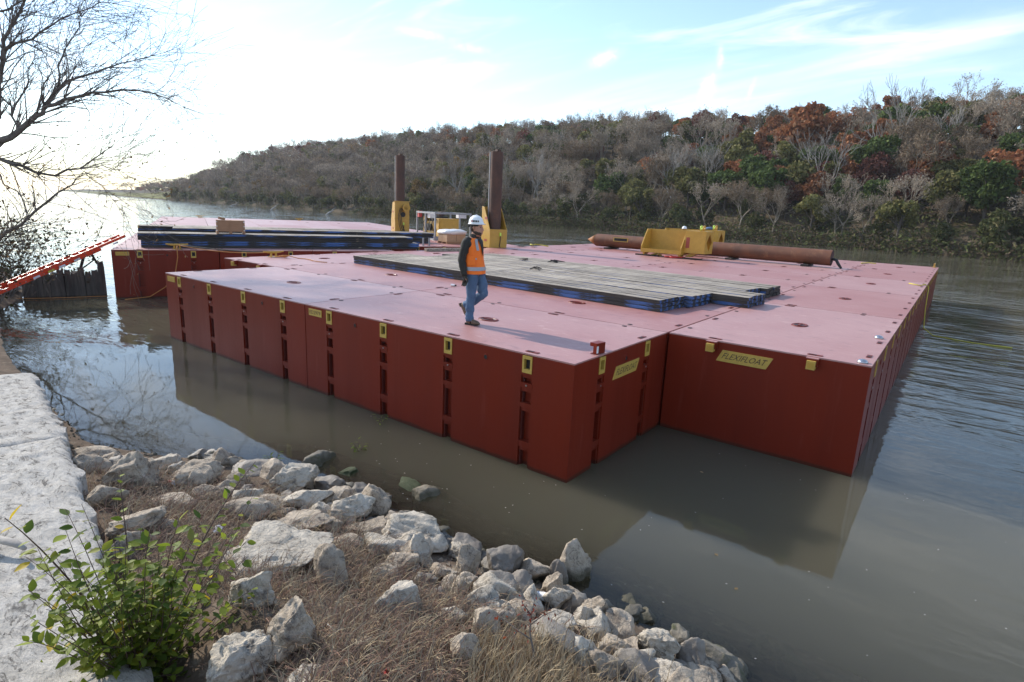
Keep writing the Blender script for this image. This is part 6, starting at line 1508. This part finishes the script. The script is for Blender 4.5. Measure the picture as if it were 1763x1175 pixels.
k = rs.integers(0, len(low), 420); Vx, Fx, Cx = leaf_quads(rs, low[k]+rs.normal(0, .06, (420, 3)), .035, [(.22, .13, .06), (.16, .10, .05), (.28, .17, .07)], elong=1.3)
stuff(obj('dead_leaves', fast_mesh('dead_leaves', Vx, Fx, ['leaf'], Cx), tree))
# brush at the foot of the tree
def brush(px, py, rng_, h, wd, n, label, dark=True, seed=0):
    r = random.Random(seed); p = atr(px, py, rng_); p.z = gz(p.x, p.y)-.05; t = thing('brush', label, 'bush', p); o = []
    for k in range(n):
        an = r.uniform(0, 6.28); branches(r, Vector((r.gauss(0, wd*.3), r.gauss(0, wd*.3), 0)), Vector((math.cos(an)*.6, math.sin(an)*.6, 1)), h*r.uniform(.35, .6), .03, 3, o, .65, .08, 2, .5)
    b = MB()
    for pts, rad, dp in o: b.tube(pts, [max(.006, q) for q in rad], 'barkdark', 3, False)
    b.build('stems', t)
    rs2 = np.random.default_rng(seed); tips2 = np.array([tuple(q[0][-1]) for q in o]); kk = rs2.integers(0, len(tips2), 800)
    V_, F_, C_ = leaf_quads(rs2, tips2[kk]+rs2.normal(0, .13, (800, 3)), .055, [(.05, .055, .022), (.07, .07, .03), (.09, .065, .04), (.12, .08, .045)]); stuff(obj('foliage', fast_mesh('foliage', V_, F_, ['leaf'], C_), t))
brush(0, 478, 25.5, 2.2, 1.3, 20, 'dark tangled brush at the foot of the big leafless tree', seed=1)
brush(-35, 440, 27.0, 3.0, 1.6, 16, 'taller dark brush behind the big leafless tree', seed=2)
brush(12, 440, 28.0, 1.9, 1.2, 14, 'low brush leaning toward the water past the leafless tree', seed=3)
brush(-25, 492, 24.0, 1.3, 1.0, 12, 'low scrub on the near shore in front of the leafless tree', seed=4)

# ------------------------------------------------------------------ thin autumn haze in the air over the river
b = MB(); b.bb((-3200, -3200, -5.2), (3200, 3200, 120), 'hull')
hm = bpy.data.materials.new('haze'); hm.use_nodes = True; t_ = hm.node_tree; t_.nodes.clear()
ho = N(t_, 'ShaderNodeOutputMaterial'); pv = N(t_, 'ShaderNodeVolumePrincipled'); t_.links.new(pv.outputs[0], ho.inputs['Volume'])
pv.inputs['Color'].default_value = (.93, .95, 1.0, 1); pv.inputs['Density'].default_value = 0.00017; pv.inputs['Anisotropy'].default_value = 0.0
M['haze'] = hm; b.mats = ['haze']
stuff(b.build('haze'), 'thin pale haze hanging over the river', 'haze')
